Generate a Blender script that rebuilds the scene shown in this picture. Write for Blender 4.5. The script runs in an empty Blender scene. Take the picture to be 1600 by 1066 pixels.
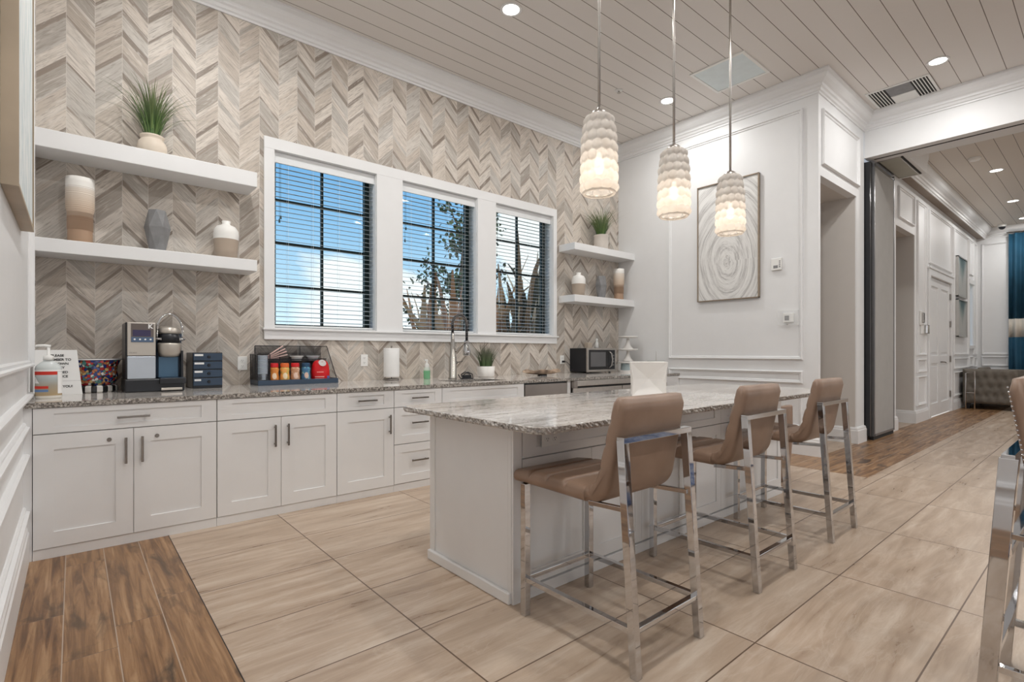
import bpy, bmesh, math, random
from mathutils import Vector, Matrix
PI = math.pi
rnd = random.Random(7)
SC = bpy.context.scene
COL = SC.collection
# ------------------------------------------------------------ camera, exposure
cam = bpy.data.cameras.new('camera'); camo = bpy.data.objects.new('camera', cam); COL.objects.link(camo)
SC.camera = camo
cam.sensor_width = 36; cam.lens = 36 * 806 / 1600
cam.shift_y = 18 / 1600; cam.clip_start = .03; cam.clip_end = 300
HD = math.atan2(806, 948)                       # view direction measured from the wall normal
camo.location = (0, 0, 1.18)
camo.rotation_euler = (PI / 2, 0, -HD)
vs = SC.view_settings
vs.view_transform = 'Standard'; vs.look = 'None'; vs.gamma = 1; vs.use_curve_mapping = False
vs.exposure = 0.2
SC.cycles.max_bounces = 10; SC.cycles.diffuse_bounces = 5; SC.cycles.glossy_bounces = 5
SC.cycles.transmission_bounces = 6; SC.cycles.transparent_max_bounces = 12
SC.cycles.caustics_reflective = False; SC.cycles.caustics_refractive = False
SC.cycles.sample_clamp_indirect = 6
SC.cycles.use_denoising = True

# ------------------------------------------------------------ node helper
class NT:
    def __init__(s, tree):
        s.t = tree; s.n = tree.nodes; s.l = tree.links
    def set(s, sock, v):
        if isinstance(v, bpy.types.NodeSocket): s.l.new(v, sock)
        elif v is not None:
            if sock.type == 'RGBA' and len(v) == 3: v = (*v, 1)
            sock.default_value = v
    def m(s, op, a, b=None, c=None, clamp=False):
        n = s.n.new('ShaderNodeMath'); n.operation = op; n.use_clamp = clamp
        for i, v in enumerate((a, b, c)):
            if v is not None: s.set(n.inputs[i], v)
        return n.outputs[0]
    def mix(s, f, a, b, mode='MIX'):
        n = s.n.new('ShaderNodeMix'); n.data_type = 'RGBA'; n.blend_type = mode
        s.set(n.inputs[0], f); s.set(n.inputs[6], a); s.set(n.inputs[7], b)
        return n.outputs[2]
    def xyz(s, x=0, y=0, z=0):
        n = s.n.new('ShaderNodeCombineXYZ')
        for i, v in enumerate((x, y, z)): s.set(n.inputs[i], v)
        return n.outputs[0]
    def sep(s, v):
        n = s.n.new('ShaderNodeSeparateXYZ'); s.l.new(v, n.inputs[0]); return n.outputs
    def obj(s):
        return s.n.new('ShaderNodeTexCoord').outputs['Object']
    def noise(s, v, scale=5, detail=4, rough=.5, dist=0):
        n = s.n.new('ShaderNodeTexNoise'); s.set(n.inputs['Vector'], v)
        n.inputs['Scale'].default_value = scale; n.inputs['Detail'].default_value = detail
        n.inputs['Roughness'].default_value = rough; n.inputs['Distortion'].default_value = dist
        return n.outputs[0]
    def white(s, v):
        n = s.n.new('ShaderNodeTexWhiteNoise'); n.noise_dimensions = '3D'; s.set(n.inputs['Vector'], v)
        return n.outputs[0]
    def ramp(s, f, stops, interp='LINEAR'):
        n = s.n.new('ShaderNodeValToRGB'); n.color_ramp.interpolation = interp
        e = n.color_ramp.elements
        while len(e) < len(stops): e.new(.5)
        for i, (p, c) in enumerate(stops):
            e[i].position = p; e[i].color = (*c, 1) if len(c) == 3 else c
        s.set(n.inputs[0], f); return n.outputs[0]
    def bump(s, h, strength=.2, dist=.01):
        n = s.n.new('ShaderNodeBump'); n.inputs['Strength'].default_value = strength
        n.inputs['Distance'].default_value = dist; s.l.new(h, n.inputs['Height']); return n.outputs[0]
    def remap(s, v, a, b, c=0., d=1.):
        n = s.n.new('ShaderNodeMapRange'); s.set(n.inputs[0], v)
        for i, q in enumerate((a, b, c, d)): n.inputs[i + 1].default_value = q
        return n.outputs[0]

def new_mat(name):
    m = bpy.data.materials.new(name); m.use_nodes = True
    t = NT(m.node_tree); b = m.node_tree.nodes['Principled BSDF']
    return m, t, b
def mat(name, col, rough=.5, metal=0., spec=.5, coat=0., var=.04, scale=6, bump=0., bscale=60, em=None, ems=0, trans=0, alpha=1, ior=1.45):
    m, t, b = new_mat(name)
    o = t.obj(); f = t.noise(o, scale, 3)
    lo = [max(0, c * (1 - var)) for c in col]; hi = [min(1, c * (1 + var)) for c in col]
    t.set(b.inputs['Base Color'], t.ramp(f, [(.3, lo), (.7, hi)]))
    b.inputs['Roughness'].default_value = rough; b.inputs['Metallic'].default_value = metal
    b.inputs['Specular IOR Level'].default_value = spec; b.inputs['Coat Weight'].default_value = coat
    b.inputs['Coat Roughness'].default_value = .1
    b.inputs['Transmission Weight'].default_value = trans; b.inputs['Alpha'].default_value = alpha
    b.inputs['IOR'].default_value = ior
    if bump: t.set(b.inputs['Normal'], t.bump(t.noise(o, bscale, 4), bump, .003))
    if em:
        t.set(b.inputs['Emission Color'], em); b.inputs['Emission Strength'].default_value = ems
    return m

# ------------------------------------------------------------ world: blue sky, clouds
w = bpy.data.worlds.new('sky'); SC.world = w; w.use_nodes = True
t = NT(w.node_tree); bg = w.node_tree.nodes['Background']
g = t.n.new('ShaderNodeTexCoord').outputs['Generated']
gx, gy, gz = t.sep(g)
sky = t.ramp(gz, [(0, (.78, .89, .95)), (.10, (.55, .76, .93)), (.22, (.28, .53, .82)), (.36, (.15, .38, .72)), (1, (.09, .24, .52))])
cl = t.noise(t.xyz(gx, gy, t.m('MULTIPLY', gz, 2.2)), 2.6, 7, .55, .3)
# more cloud low on the sky, one big bank beyond the first window, and thick unseen overcast added behind the room as soft white fill
def blob(c, r):
    n = t.n.new('ShaderNodeVectorMath'); n.operation = 'DISTANCE'
    t.set(n.inputs[0], g); n.inputs[1].default_value = c
    return t.remap(n.outputs['Value'], 0, r, 1., 0.)
bank = t.m('MULTIPLY', blob((.44, .895, .03), .22), .55)
bank = t.m('ADD', bank, t.m('MULTIPLY', blob((.66, .72, .22), .16), .5))
back = t.remap(gy, .35, -.25, 0., .9)
c2 = t.m('ADD', t.m('ADD', cl, bank), back)
cm = t.remap(c2, .60, .70)
cm = t.m('MULTIPLY', cm, 1, clamp=True)
colr = t.mix(cm, sky, (.95, .96, .98))
colr = t.mix(t.remap(gz, -.02, .0), (.55, .53, .50), colr)
t.set(bg.inputs[0], colr); bg.inputs[1].default_value = 1.15

# ------------------------------------------------------------ downlights (lamps of the room and two added fill lamps)
LAMPS = [(.85, 3.60), (.85, 1.20), (3.05, 3.60), (5.64, 3.64), (7.09, 1.26), (3.05, 1.20), (5.2, .9), (3.05, -1.4), (5.2, -1.4), (.9, -1.4), (7.09, -1.4)]  # first two are unseen, added to brighten the left corner
FARL = [(11.26, 1.27), (13.78, 1.32), (15.7, 1.33), (11.26, -1.2), (13.78, -1.2), (9.4, -1.2)]
CZ = 4.32; FZ = 4.10
def area(name, loc, size, power, col=(1, .985, .96), rot=(0, 0, 0), parent=None, spread=PI):
    l = bpy.data.lights.new(name, 'AREA'); l.shape = 'DISK'; l.size = size; l.energy = power; l.color = col
    l.spread = spread
    o = bpy.data.objects.new(name, l); COL.objects.link(o); o.location = loc; o.rotation_euler = rot
    if parent: o.parent = parent
    return o

# ------------------------------------------------------------ mesh helper
class MB:
    def __init__(s): s.v = []; s.f = []; s.mi = []; s.cur = 0
    def add(s, vs, fs):
        k = len(s.v); s.v += [tuple(p) for p in vs]; s.f += [tuple(i + k for i in f) for f in fs]
        s.mi += [s.cur] * len(fs); return s
    def box(s, x0, x1, y0, y1, z0, z1):
        vs = [(x, y, z) for x in (x0, x1) for y in (y0, y1) for z in (z0, z1)]
        return s.add(vs, [(0, 1, 3, 2), (4, 6, 7, 5), (0, 4, 5, 1), (2, 3, 7, 6), (0, 2, 6, 4), (1, 5, 7, 3)])
    def bar(s, a, b, w, h=None, up=(0, 0, 1)):           # square bar from a to b
        a = Vector(a); b = Vector(b); d = (b - a).normalized(); h = h or w
        u = Vector(up)
        if abs(d.dot(u)) > .95: u = Vector((0, 1, 0))
        x = d.cross(u).normalized(); y = x.cross(d).normalized()
        vs = [p + x * sx * w / 2 + y * sy * h / 2 for p in (a, b) for sx, sy in ((-1, -1), (1, -1), (1, 1), (-1, 1))]
        return s.add(vs, [(0, 3, 2, 1), (4, 5, 6, 7), (0, 1, 5, 4), (1, 2, 6, 5), (2, 3, 7, 6), (3, 0, 4, 7)])
    def leg(s, a, b, wa, wb):                            # tapered square leg, axis-aligned section
        a = Vector(a); b = Vector(b)
        vs = [p + Vector((sx * w / 2, sy * w / 2, 0)) for p, w in ((a, wa), (b, wb)) for sx, sy in ((-1, -1), (1, -1), (1, 1), (-1, 1))]
        return s.add(vs, [(0, 3, 2, 1), (4, 5, 6, 7), (0, 1, 5, 4), (1, 2, 6, 5), (2, 3, 7, 6), (3, 0, 4, 7)])
    def tube(s, pts, r, seg=10, caps=True):
        pts = [Vector(p) for p in pts]; n = len(pts)
        rs = r if isinstance(r, (list, tuple)) else [r] * n
        vs = []; nrm = None
        for i, p in enumerate(pts):
            d = (pts[min(i + 1, n - 1)] - pts[max(i - 1, 0)]).normalized()
            if nrm is None:
                nrm = d.orthogonal().normalized()
            nrm = (nrm - d * nrm.dot(d)).normalized(); bn = d.cross(nrm)
            for k in range(seg):
                a = 2 * PI * k / seg
                vs.append(p + (nrm * math.cos(a) + bn * math.sin(a)) * rs[i])
        fs = [(i * seg + k, i * seg + (k + 1) % seg, (i + 1) * seg + (k + 1) % seg, (i + 1) * seg + k) for i in range(n - 1) for k in range(seg)]
        if caps: fs += [tuple(range(seg))[::-1], tuple((n - 1) * seg + k for k in range(seg))]
        return s.add(vs, fs)
    def lathe(s, prof, c=(0, 0, 0), seg=32, sx=1, sy=1, fn=None, cap0=True, cap1=True, a0=0):
        vs = []
        for j, (r, z) in enumerate(prof):
            for k in range(seg):
                a = a0 + 2 * PI * k / seg; rr = r if fn is None else fn(r, a, z)
                vs.append((c[0] + rr * sx * math.cos(a), c[1] + rr * sy * math.sin(a), c[2] + z))
        n = len(prof)
        fs = [(j * seg + k, j * seg + (k + 1) % seg, (j + 1) * seg + (k + 1) % seg, (j + 1) * seg + k) for j in range(n - 1) for k in range(seg)]
        if cap0: fs.append(tuple(range(seg))[::-1])
        if cap1: fs.append(tuple((n - 1) * seg + k for k in range(seg)))
        return s.add(vs, fs)
    def cyl(s, a, b, r, seg=20): return s.tube([a, b], r, seg)
    def prism(s, poly, axis, a, b):                      # polygon in the plane normal to the axis
        def P(u, v, w_):
            return {'x': (w_, u, v), 'y': (u, w_, v), 'z': (u, v, w_)}[axis]
        n = len(poly); vs = [P(u, v, a) for u, v in poly] + [P(u, v, b) for u, v in poly]
        return s.add(vs, [tuple(range(n)), tuple(range(n, 2 * n))[::-1]] + [(i, i + n, (i + 1) % n + n, (i + 1) % n) for i in range(n)])
    def sweep(s, path, prof, nrm, closed=False):         # moulding: prof (out, along nrm); out = nrm x direction
        P = [Vector(p) for p in path]; N = Vector(nrm).normalized(); n = len(P); vs = []
        for i, p in enumerate(P):
            d0 = (p - P[i - 1]).normalized() if (i or closed) else None
            d1 = (P[(i + 1) % n] - p).normalized() if (i < n - 1 or closed) else None
            d0 = d0 or d1; d1 = d1 or d0
            s0 = N.cross(d0); s1 = N.cross(d1); mt = (s0 + s1); mt = mt / max(.2, mt.dot(s0))
            for a, b in prof: vs.append(p + mt * a + N * b)
        m_ = len(prof); fs = []
        for i in range(n if closed else n - 1):
            j = (i + 1) % n
            fs += [(i * m_ + k, i * m_ + (k + 1) % m_, j * m_ + (k + 1) % m_, j * m_ + k) for k in range(m_)]
        if not closed: fs += [tuple(range(m_)), tuple((n - 1) * m_ + k for k in range(m_))]
        return s.add(vs, fs)
    def sphere(s, c, r, seg=16, rings=10, sx=1, sy=1, sz=1):
        prof = [(r * math.sin(PI * i / rings) + 1e-5, -r * sz * math.cos(PI * i / rings)) for i in range(rings + 1)]
        return s.lathe(prof, c, seg, sx, sy)
    def grid(s, fn, nu, nv, closeu=False):
        vs = [fn(i / nu, j / nv) for j in range(nv + 1) for i in range(nu + (0 if closeu else 1))]
        w_ = nu + (0 if closeu else 1)
        fs = [(j * w_ + i, j * w_ + (i + 1) % w_, (j + 1) * w_ + (i + 1) % w_, (j + 1) * w_ + i) for j in range(nv) for i in range(nu)]
        return s.add(vs, fs)
def P(name, mb, m, parent=None, smooth=False, bevel=0, loc=None, kind=None, label=None, subsurf=0, seg=2):
    me = bpy.data.meshes.new(name); me.from_pydata([tuple(v) for v in mb.v], [], mb.f)
    for x in (m if isinstance(m, (list, tuple)) else [m]): me.materials.append(x)
    if any(mb.mi): me.polygons.foreach_set('material_index', mb.mi)
    bm = bmesh.new(); bm.from_mesh(me); bmesh.ops.recalc_face_normals(bm, faces=bm.faces); bm.to_mesh(me); bm.free()
    if smooth: me.polygons.foreach_set('use_smooth', [True] * len(me.polygons))
    o = bpy.data.objects.new(name, me); COL.objects.link(o)
    if parent: o.parent = parent
    if loc: o.location = loc
    if bevel:
        b = o.modifiers.new('b', 'BEVEL'); b.width = bevel; b.segments = seg; b.limit_method = 'ANGLE'; b.angle_limit = .6
        b.harden_normals = False
    if subsurf:
        b = o.modifiers.new('s', 'SUBSURF'); b.levels = b.render_levels = subsurf
    if smooth == 'auto':
        try:
            me.set_sharp_from_angle(angle=.7)
        except Exception: pass
    if kind: o['kind'] = kind
    if label: o['label'] = label
    return o
def T(name, label, cat, loc=(0, 0, 0), rz=0, group=None):
    o = bpy.data.objects.new(name, None); COL.objects.link(o); o.location = loc; o.rotation_euler = (0, 0, rz)
    o.empty_display_size = .05
    return tag(o, label, cat, group)
def tag(o, label, cat, group=None):
    o['label'] = label; o['category'] = cat
    if group: o['group'] = group
    return o
KIDS = {}
def dup(root, loc, rz, label, group=None):
    def cp(o, par):
        c = o.copy(); COL.objects.link(c)
        if par: c.parent = par
        for ch in o.children: cp(ch, c)
        return c
    r = cp(root, None); r.location = loc; r.rotation_euler = (0, 0, rz); r['label'] = label
    if group: r['group'] = group
    return r
def text(name, s, size, m, parent, loc, rot, align='CENTER', depth=.0006, offset=0.):
    c = bpy.data.curves.new(name, 'FONT'); c.body = s; c.size = size; c.align_x = align; c.align_y = 'CENTER'; c.extrude = depth; c.offset = offset
    o = bpy.data.objects.new('tmp', c); COL.objects.link(o)
    bpy.context.view_layer.update()
    me = bpy.data.meshes.new_from_object(o.evaluated_get(bpy.context.evaluated_depsgraph_get()))
    bpy.data.objects.remove(o)
    me.materials.clear(); me.materials.append(m)
    q = bpy.data.objects.new(name, me); COL.objects.link(q); q.parent = parent; q.location = loc; q.rotation_euler = rot
    return q

# ------------------------------------------------------------ materials
WHITE = mat('white_wall_paint', (.78, .785, .79), .45, var=.01, bump=.05, bscale=200)
TRIM = mat('white_trim_paint', (.80, .805, .81), .35, var=.01)
CAB = mat('white_cabinet_lacquer', (.79, .79, .79), .38, var=.012)
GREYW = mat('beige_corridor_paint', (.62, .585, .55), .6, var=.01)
CHROME = mat('polished_chrome', (.60, .60, .61), .04, 1., var=.02)
PEWTER = mat('dark_pewter', (.28, .26, .24), .25, 1., var=.08)
STEEL = mat('brushed_steel', (.50, .47, .44), .3, 1., var=.06, scale=40)
DSTEEL = mat('dark_stainless', (.32, .29, .27), .35, 1., var=.05)
BLACK = mat('black_plastic', (.015, .016, .02), .3, var=.1)
BLUEBLK = mat('blue_black_plastic', (.035, .06, .10), .32, var=.1)
SHADOW = mat('dark_gap', (.03, .03, .03), .8)
CERAM = mat('white_ceramic', (.82, .80, .77), .3, var=.02)
BEIGEC = mat('sand_ceramic', (.50, .42, .34), .6, var=.06, bump=.2, bscale=80)
GREYC = mat('grey_stoneware', (.22, .22, .225), .5, var=.12, scale=14, bump=.1)
POTB = mat('beige_pot_clay', (.72, .63, .53), .5, var=.05)
PLASTIC = mat('white_plastic', (.82, .82, .80), .35, var=.01)
GREENF = mat('dark_green_window_frame', (.012, .03, .028), .4)
SLAT = mat('backlit_blind_slat', (.30, .35, .38), .4, var=.02)  # white slats, their backlit darkness put into the colour
BLIND = mat('white_blind_slat', (.78, .80, .81), .4, var=.01)
GOLDW = mat('champagne_frame', (.36, .29, .22), .35, .6, var=.1, scale=20)

def leather():
    m, t, b = new_mat('taupe_leather'); o = t.obj()
    c = t.ramp(t.noise(o, 7, 4), [(.3, (.235, .152, .105)), (.7, (.30, .20, .143))])
    t.set(b.inputs['Base Color'], c); b.inputs['Roughness'].default_value = .38
    n = t.n.new('ShaderNodeTexVoronoi'); t.set(n.inputs['Vector'], o); n.inputs['Scale'].default_value = 400
    t.set(b.inputs['Normal'], t.bump(n.outputs['Distance'], .12, .001)); return m
LEATHER = leather()
def granite(nm='veined_grey_granite', rz=0):
    m, t, b = new_mat(nm); o = t.obj(); x, y, z = t.sep(o)
    base = t.ramp(t.noise(t.xyz(t.m('MULTIPLY', x, 1.1), t.m('MULTIPLY', y, 5.5), z), 2.0, 6, .6, .8),
                  [(.30, (.30, .26, .235)), (.42, (.50, .46, .43)), (.52, (.70, .67, .635)), (.62, (.52, .485, .46)), (.74, (.78, .76, .735))])
    spk = t.noise(o, 55, 5, .65, .5)
    d = t.remap(spk, .56, .64)
    c = t.mix(t.m('MULTIPLY', d, .55), base, (.11, .10, .095))
    w_ = t.remap(t.noise(o, 34, 4, .6), .58, .66)
    c = t.mix(t.m('MULTIPLY', w_, .5), c, (.82, .80, .78))
    n = t.n.new('ShaderNodeNewGeometry'); nx, ny, nz = t.sep(n.outputs['True Normal'])
    side = t.m('SUBTRACT', 1, t.m('ABSOLUTE', nz))          # the rough chiselled edge is darker, speckled stone
    ed = t.ramp(t.noise(o, 90, 7, .75, .3), [(.38, (.05, .045, .04)), (.48, (.20, .175, .155)), (.55, (.45, .42, .38)), (.66, (.72, .70, .67))])
    c = t.mix(side, c, ed)
    t.set(b.inputs['Base Color'], c); t.set(b.inputs['Roughness'], t.remap(side, 0, 1, .07, .5))
    return m
GRANITE = granite()

def chevron():
    m, t, b = new_mat('chevron_wood_tile'); x, y, z = t.sep(t.obj()); CW = .1645
    xs = t.m('ADD', x, .2045 + CW * 20)
    s = t.m('PINGPONG', xs, CW); col = t.m('FLOOR', t.m('DIVIDE', xs, CW))
    w_ = t.m('SUBTRACT', z, t.m('MULTIPLY', s, 1.03))
    PH = .165
    wq = t.m('DIVIDE', w_, PH); row = t.m('FLOOR', wq); fr = t.m('FRACT', wq)
    odd = t.m('MODULO', col, 2)
    r1 = t.white(t.xyz(row, col, 3)); r2 = t.white(t.xyz(row, col, 9)); r3 = t.white(t.xyz(row, col, 17))
    # plank split into a broad and a narrow strip
    cut = t.remap(r2, 0, 1, .10, .34); part = t.m('LESS_THAN', fr, cut)
    r4 = t.white(t.xyz(row, t.m('ADD', col, t.m('MULTIPLY', part, 77)), 21))
    base = t.ramp(r4, [(0, (.45, .39, .33)), (.25, (.62, .55, .48)), (.55, (.67, .61, .545)), (.8, (.52, .49, .45)), (1, (.36, .315, .27))])
    dk = t.m('MULTIPLY', part, t.m('GREATER_THAN', r3, .52))
    base = t.mix(dk, base, t.ramp(r1, [(0, (.22, .175, .14)), (1, (.34, .285, .24))]))
    g = t.noise(t.xyz(t.m('ADD', t.m('MULTIPLY', s, 14), t.m('MULTIPLY', r1, 40)), t.m('MULTIPLY', w_, 95), t.m('MULTIPLY', col, 3.3)), 1, 5, .6, .6)
    base = t.mix(t.m('MULTIPLY', t.remap(g, .50, .66), .7), base, (.27, .235, .20))
    g3 = t.noise(t.xyz(t.m('ADD', t.m('MULTIPLY', s, 7), t.m('MULTIPLY', r2, 60)), t.m('MULTIPLY', w_, 34), t.m('MULTIPLY', col, 5.3)), 1, 6, .62, 1.0)
    base = t.mix(t.m('MULTIPLY', t.remap(g3, .53, .66), .5), base, (.36, .32, .28))
    base = t.mix(t.m('MULTIPLY', t.remap(g3, .46, .34), .45), base, (.76, .72, .67))
    e1 = t.m('LESS_THAN', t.m('PINGPONG', xs, CW / 2), .0022)
    e1 = t.m('LESS_THAN', t.m('ABSOLUTE', t.m('SUBTRACT', t.m('FRACT', t.m('ADD', t.m('DIVIDE', xs, CW), .5)), .5)), .011)
    e2 = t.m('LESS_THAN', fr, .035)
    base = t.mix(t.m('MULTIPLY', t.m('MAXIMUM', e1, t.m('MULTIPLY', e2, .5)), .6), base, (.66, .62, .57))
    t.set(b.inputs['Base Color'], base); b.inputs['Roughness'].default_value = .5
    t.set(b.inputs['Normal'], t.bump(g, .15, .002)); return m
CHEV = chevron()

def tile():
    m, t, b = new_mat('travertine_floor_tile'); x, y, z = t.sep(t.obj()); A, B = .98, .4875
    xa = t.m('DIVIDE', t.m('SUBTRACT', x, 1.13 - A * 20), A); ya = t.m('DIVIDE', t.m('SUBTRACT', y, .47 - B * 30), B)
    i = t.m('FLOOR', xa); j = t.m('FLOOR', ya); r = t.white(t.xyz(i, j, 1)); r2 = t.white(t.xyz(i, j, 5))
    n1 = t.noise(t.xyz(t.m('MULTIPLY', x, 1.1), t.m('MULTIPLY', y, 9), t.m('MULTIPLY', r, 30)), 1.5, 8, .62, .5)
    n2 = t.noise(t.xyz(t.m('MULTIPLY', x, .8), t.m('MULTIPLY', y, 3.4), t.m('MULTIPLY', r2, 30)), 1.6, 7, .6, .9)
    c = t.ramp(n1, [(.25, (.27, .182, .118)), (.42, (.39, .285, .202)), (.54, (.465, .355, .265)), (.72, (.585, .49, .395))])
    c = t.mix(t.m('MULTIPLY', t.remap(t.m('ABSOLUTE', t.m('SUBTRACT', n2, .5)), .025, 0.), .16), c, (.68, .61, .53))
    c = t.mix(t.m('MULTIPLY', t.remap(n2, .58, .74), .35), c, (.30, .23, .17))
    c = t.mix(t.m('MULTIPLY', r, .22), c, (.56, .465, .375))
    ex = t.m('ABSOLUTE', t.m('SUBTRACT', t.m('FRACT', t.m('ADD', xa, .5)), .5)); ey = t.m('ABSOLUTE', t.m('SUBTRACT', t.m('FRACT', t.m('ADD', ya, .5)), .5))
    e = t.m('MAXIMUM', t.m('LESS_THAN', ex, .0034 / A), t.m('LESS_THAN', ey, .0030 / B))
    c = t.mix(e, c, (.14, .09, .06))
    t.set(b.inputs['Base Color'], c); t.set(b.inputs['Roughness'], t.remap(n1, .3, .7, .26, .40))
    t.set(b.inputs['Normal'], t.bump(t.m('SUBTRACT', 1, e), .3, .002)); return m
TILE = tile()
def plank(name, along, v0, W_=.1708, L=1.15, tone=0):
    m, t, b = new_mat(name); x, y, z = t.sep(t.obj())
    u, v = (y, x) if along == 'y' else (x, y)
    vq = t.m('DIVIDE', t.m('SUBTRACT', v, v0 - W_ * 10), W_); row = t.m('FLOOR', vq)
    off = t.m('MULTIPLY', t.white(t.xyz(row, 2, tone)), L)
    uq = t.m('DIVIDE', t.m('ADD', u, off), L); k = t.m('FLOOR', uq); r = t.white(t.xyz(row, k, 4 + tone)); r2 = t.white(t.xyz(row, k, 8))
    g = t.noise(t.xyz(t.m('MULTIPLY', u, 1.6), t.m('MULTIPLY', v, 30), t.m('MULTIPLY', r, 50)), 1, 8, .6, .7)
    kn = t.noise(t.xyz(t.m('MULTIPLY', u, 2.4), t.m('MULTIPLY', v, 9), t.m('MULTIPLY', r2, 50)), 1.0, 5, .55, .8)
    c = t.ramp(g, [(.30, (.06, .028, .014)), (.43, (.16, .080, .036)), (.53, (.27, .145, .066)), (.68, (.42, .26, .14))])
    c = t.mix(t.m('MULTIPLY', t.remap(kn, .56, .68), .9), c, (.03, .017, .011))
    c = t.mix(t.m('MULTIPLY', r, .32), c, (.38, .23, .12))
    e = t.m('LESS_THAN', t.m('ABSOLUTE', t.m('SUBTRACT', t.m('FRACT', t.m('ADD', vq, .5)), .5)), .012)
    e2 = t.m('LESS_THAN', t.m('ABSOLUTE', t.m('SUBTRACT', t.m('FRACT', t.m('ADD', uq, .5)), .5)), .0016)
    c = t.mix(t.m('MULTIPLY', e, .75), c, (.45, .37, .30)); c = t.mix(e2, c, (.18, .12, .08))
    t.set(b.inputs['Base Color'], c); b.inputs['Roughness'].default_value = .36
    t.set(b.inputs['Normal'], t.bump(g, .12, .002)); return m
WOODL = plank('rustic_wood_plank', 'y', -.2045); WOODR = plank('rustic_wood_plank_across', 'x', 1.53, tone=3)
def shiplap(name, y0, pitch, c0):
    m, t, b = new_mat(name); x, y, z = t.sep(t.obj())
    q = t.m('DIVIDE', t.m('SUBTRACT', y, y0 - pitch * 60), pitch)
    e = t.m('ABSOLUTE', t.m('SUBTRACT', t.m('FRACT', t.m('ADD', q, .5)), .5))
    r = t.white(t.xyz(t.m('FLOOR', q), 1, 1))
    c = t.mix(t.m('MULTIPLY', r, .12), c0, tuple(k * .9 for k in c0))
    c = t.mix(t.m('LESS_THAN', e, .017), c, (.16, .12, .095))
    t.set(b.inputs['Base Color'], c); b.inputs['Roughness'].default_value = .45
    t.set(b.inputs['Normal'], t.bump(t.remap(e, 0, .04), .5, .004)); return m
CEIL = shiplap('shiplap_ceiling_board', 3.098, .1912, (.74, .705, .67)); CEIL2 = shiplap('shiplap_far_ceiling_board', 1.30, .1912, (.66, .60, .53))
# ============================================================ THE ROOM
W = 5.01; XL = -.215; XA = 6.42; YA = 2.2; XB = 8.03; FX = 16.45; YR = -4.6
S = 'structure'
P('floor', MB().box(.467, FX, YR, 1.53, -.05, 0).box(.467, 5.7, 1.53, W, -.05, 0).box(6.48, 7.72, YA + .001, 4.6, -.05, 0.001).box(9.55, 10.66, YA + .001, 4.6, -.05, 0.001), TILE, kind=S)
P('floor', MB().box(XL, .467, YR, W, -.05, 0), WOODL, kind=S)
P('floor', MB().box(5.7, XA, 1.53, W, -.05, 0).box(XA, FX, 1.53, YA, -.05, 0).box(8.03, 9.3, YA, 2.6, -.05, 0), WOODR, kind=S)
P('trim_1', MB().box(.4655, .4685, YR, 3.98, 0, .002), BLACK, kind=S)
# openings of the cabinet wall
WIN = [(1.40, 2.40), (2.70, 3.70), (3.985, 4.985)]; WZ0 = 1.405; WZ1 = 3.04
b = MB(); TH = .26
b.box(XL - .2, WIN[0][0], W, W + TH, 0, CZ + .1); b.box(WIN[2][1], XA + .2, W, W + TH, 0, CZ + .1)
b.box(WIN[0][1], WIN[1][0], W, W + TH, WZ0, WZ1); b.box(WIN[1][1], WIN[2][0], W, W + TH, WZ0, WZ1)
b.box(WIN[0][0], WIN[2][1], W, W + TH, 0, WZ0); b.box(WIN[0][0], WIN[2][1], W, W + TH, WZ1, CZ + .1)
P('wall_back', b, CHEV, kind=S)
P('wall_left', MB().box(XL - .2, XL, YR, W, 0, CZ + .1), WHITE, kind=S)
P('wall_right', MB().box(XA, 6.48, YA, W, 0, CZ + .1), WHITE, kind=S)
b = MB(); b.box(6.48, 7.72, YA, YA + .1, 3.2, CZ + .1).box(7.72, XB, YA, YA + .4, 0, CZ + .1)
b.box(XB, 9.3, 2.6, 2.7, 0, 4.2).box(9.3, 9.55, YA, 2.7, 0, 4.2).box(9.55, 10.66, YA, YA + .1, 3.13, 4.2)
b.box(10.66, 11.69, YA, YA + .4, 0, 4.2).box(11.69, 13.48, YA, YA + .1, 2.56, 4.2).box(13.48, 15.47, YA, YA + .1, 0, 4.2)
b.box(15.47, 15.87, YA, YA + .1, 0, 1.34).box(15.47, 15.87, YA, YA + .1, 2.74, 4.2).box(15.87, FX, YA, YA + .1, 0, 4.2)
P('wall_corridor_side', b, WHITE, kind=S)
b = MB()
for x0, x1, zt in ((6.48, 7.72, 3.2), (9.55, 10.66, 3.13)):
    b.box(x0 - .06, x0, YA + .1, 4.6, 0, zt + .06) if x0 > 7 else None
    b.box(x1, x1 + .06, YA + .4, 4.6, 0, zt + .06); b.box(x0, x1, 4.6, 4.66, 0, zt + .06); b.box(x0, x1, YA + .1, 4.6, zt, zt + .06)
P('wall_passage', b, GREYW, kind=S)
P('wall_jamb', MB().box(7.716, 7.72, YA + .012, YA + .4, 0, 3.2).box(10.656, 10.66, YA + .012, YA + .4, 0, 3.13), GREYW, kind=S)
P('wall_far', MB().box(FX, FX + .2, YR, YA + .1, 0, 4.2), WHITE, kind=S)
P('ceiling', MB().box(XL, XB + .02, YR, W, CZ, CZ + .1), CEIL, kind=S)
P('ceiling', MB().box(8.5, FX, YR, YA, FZ, FZ + .1), CEIL2, kind=S)
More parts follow.
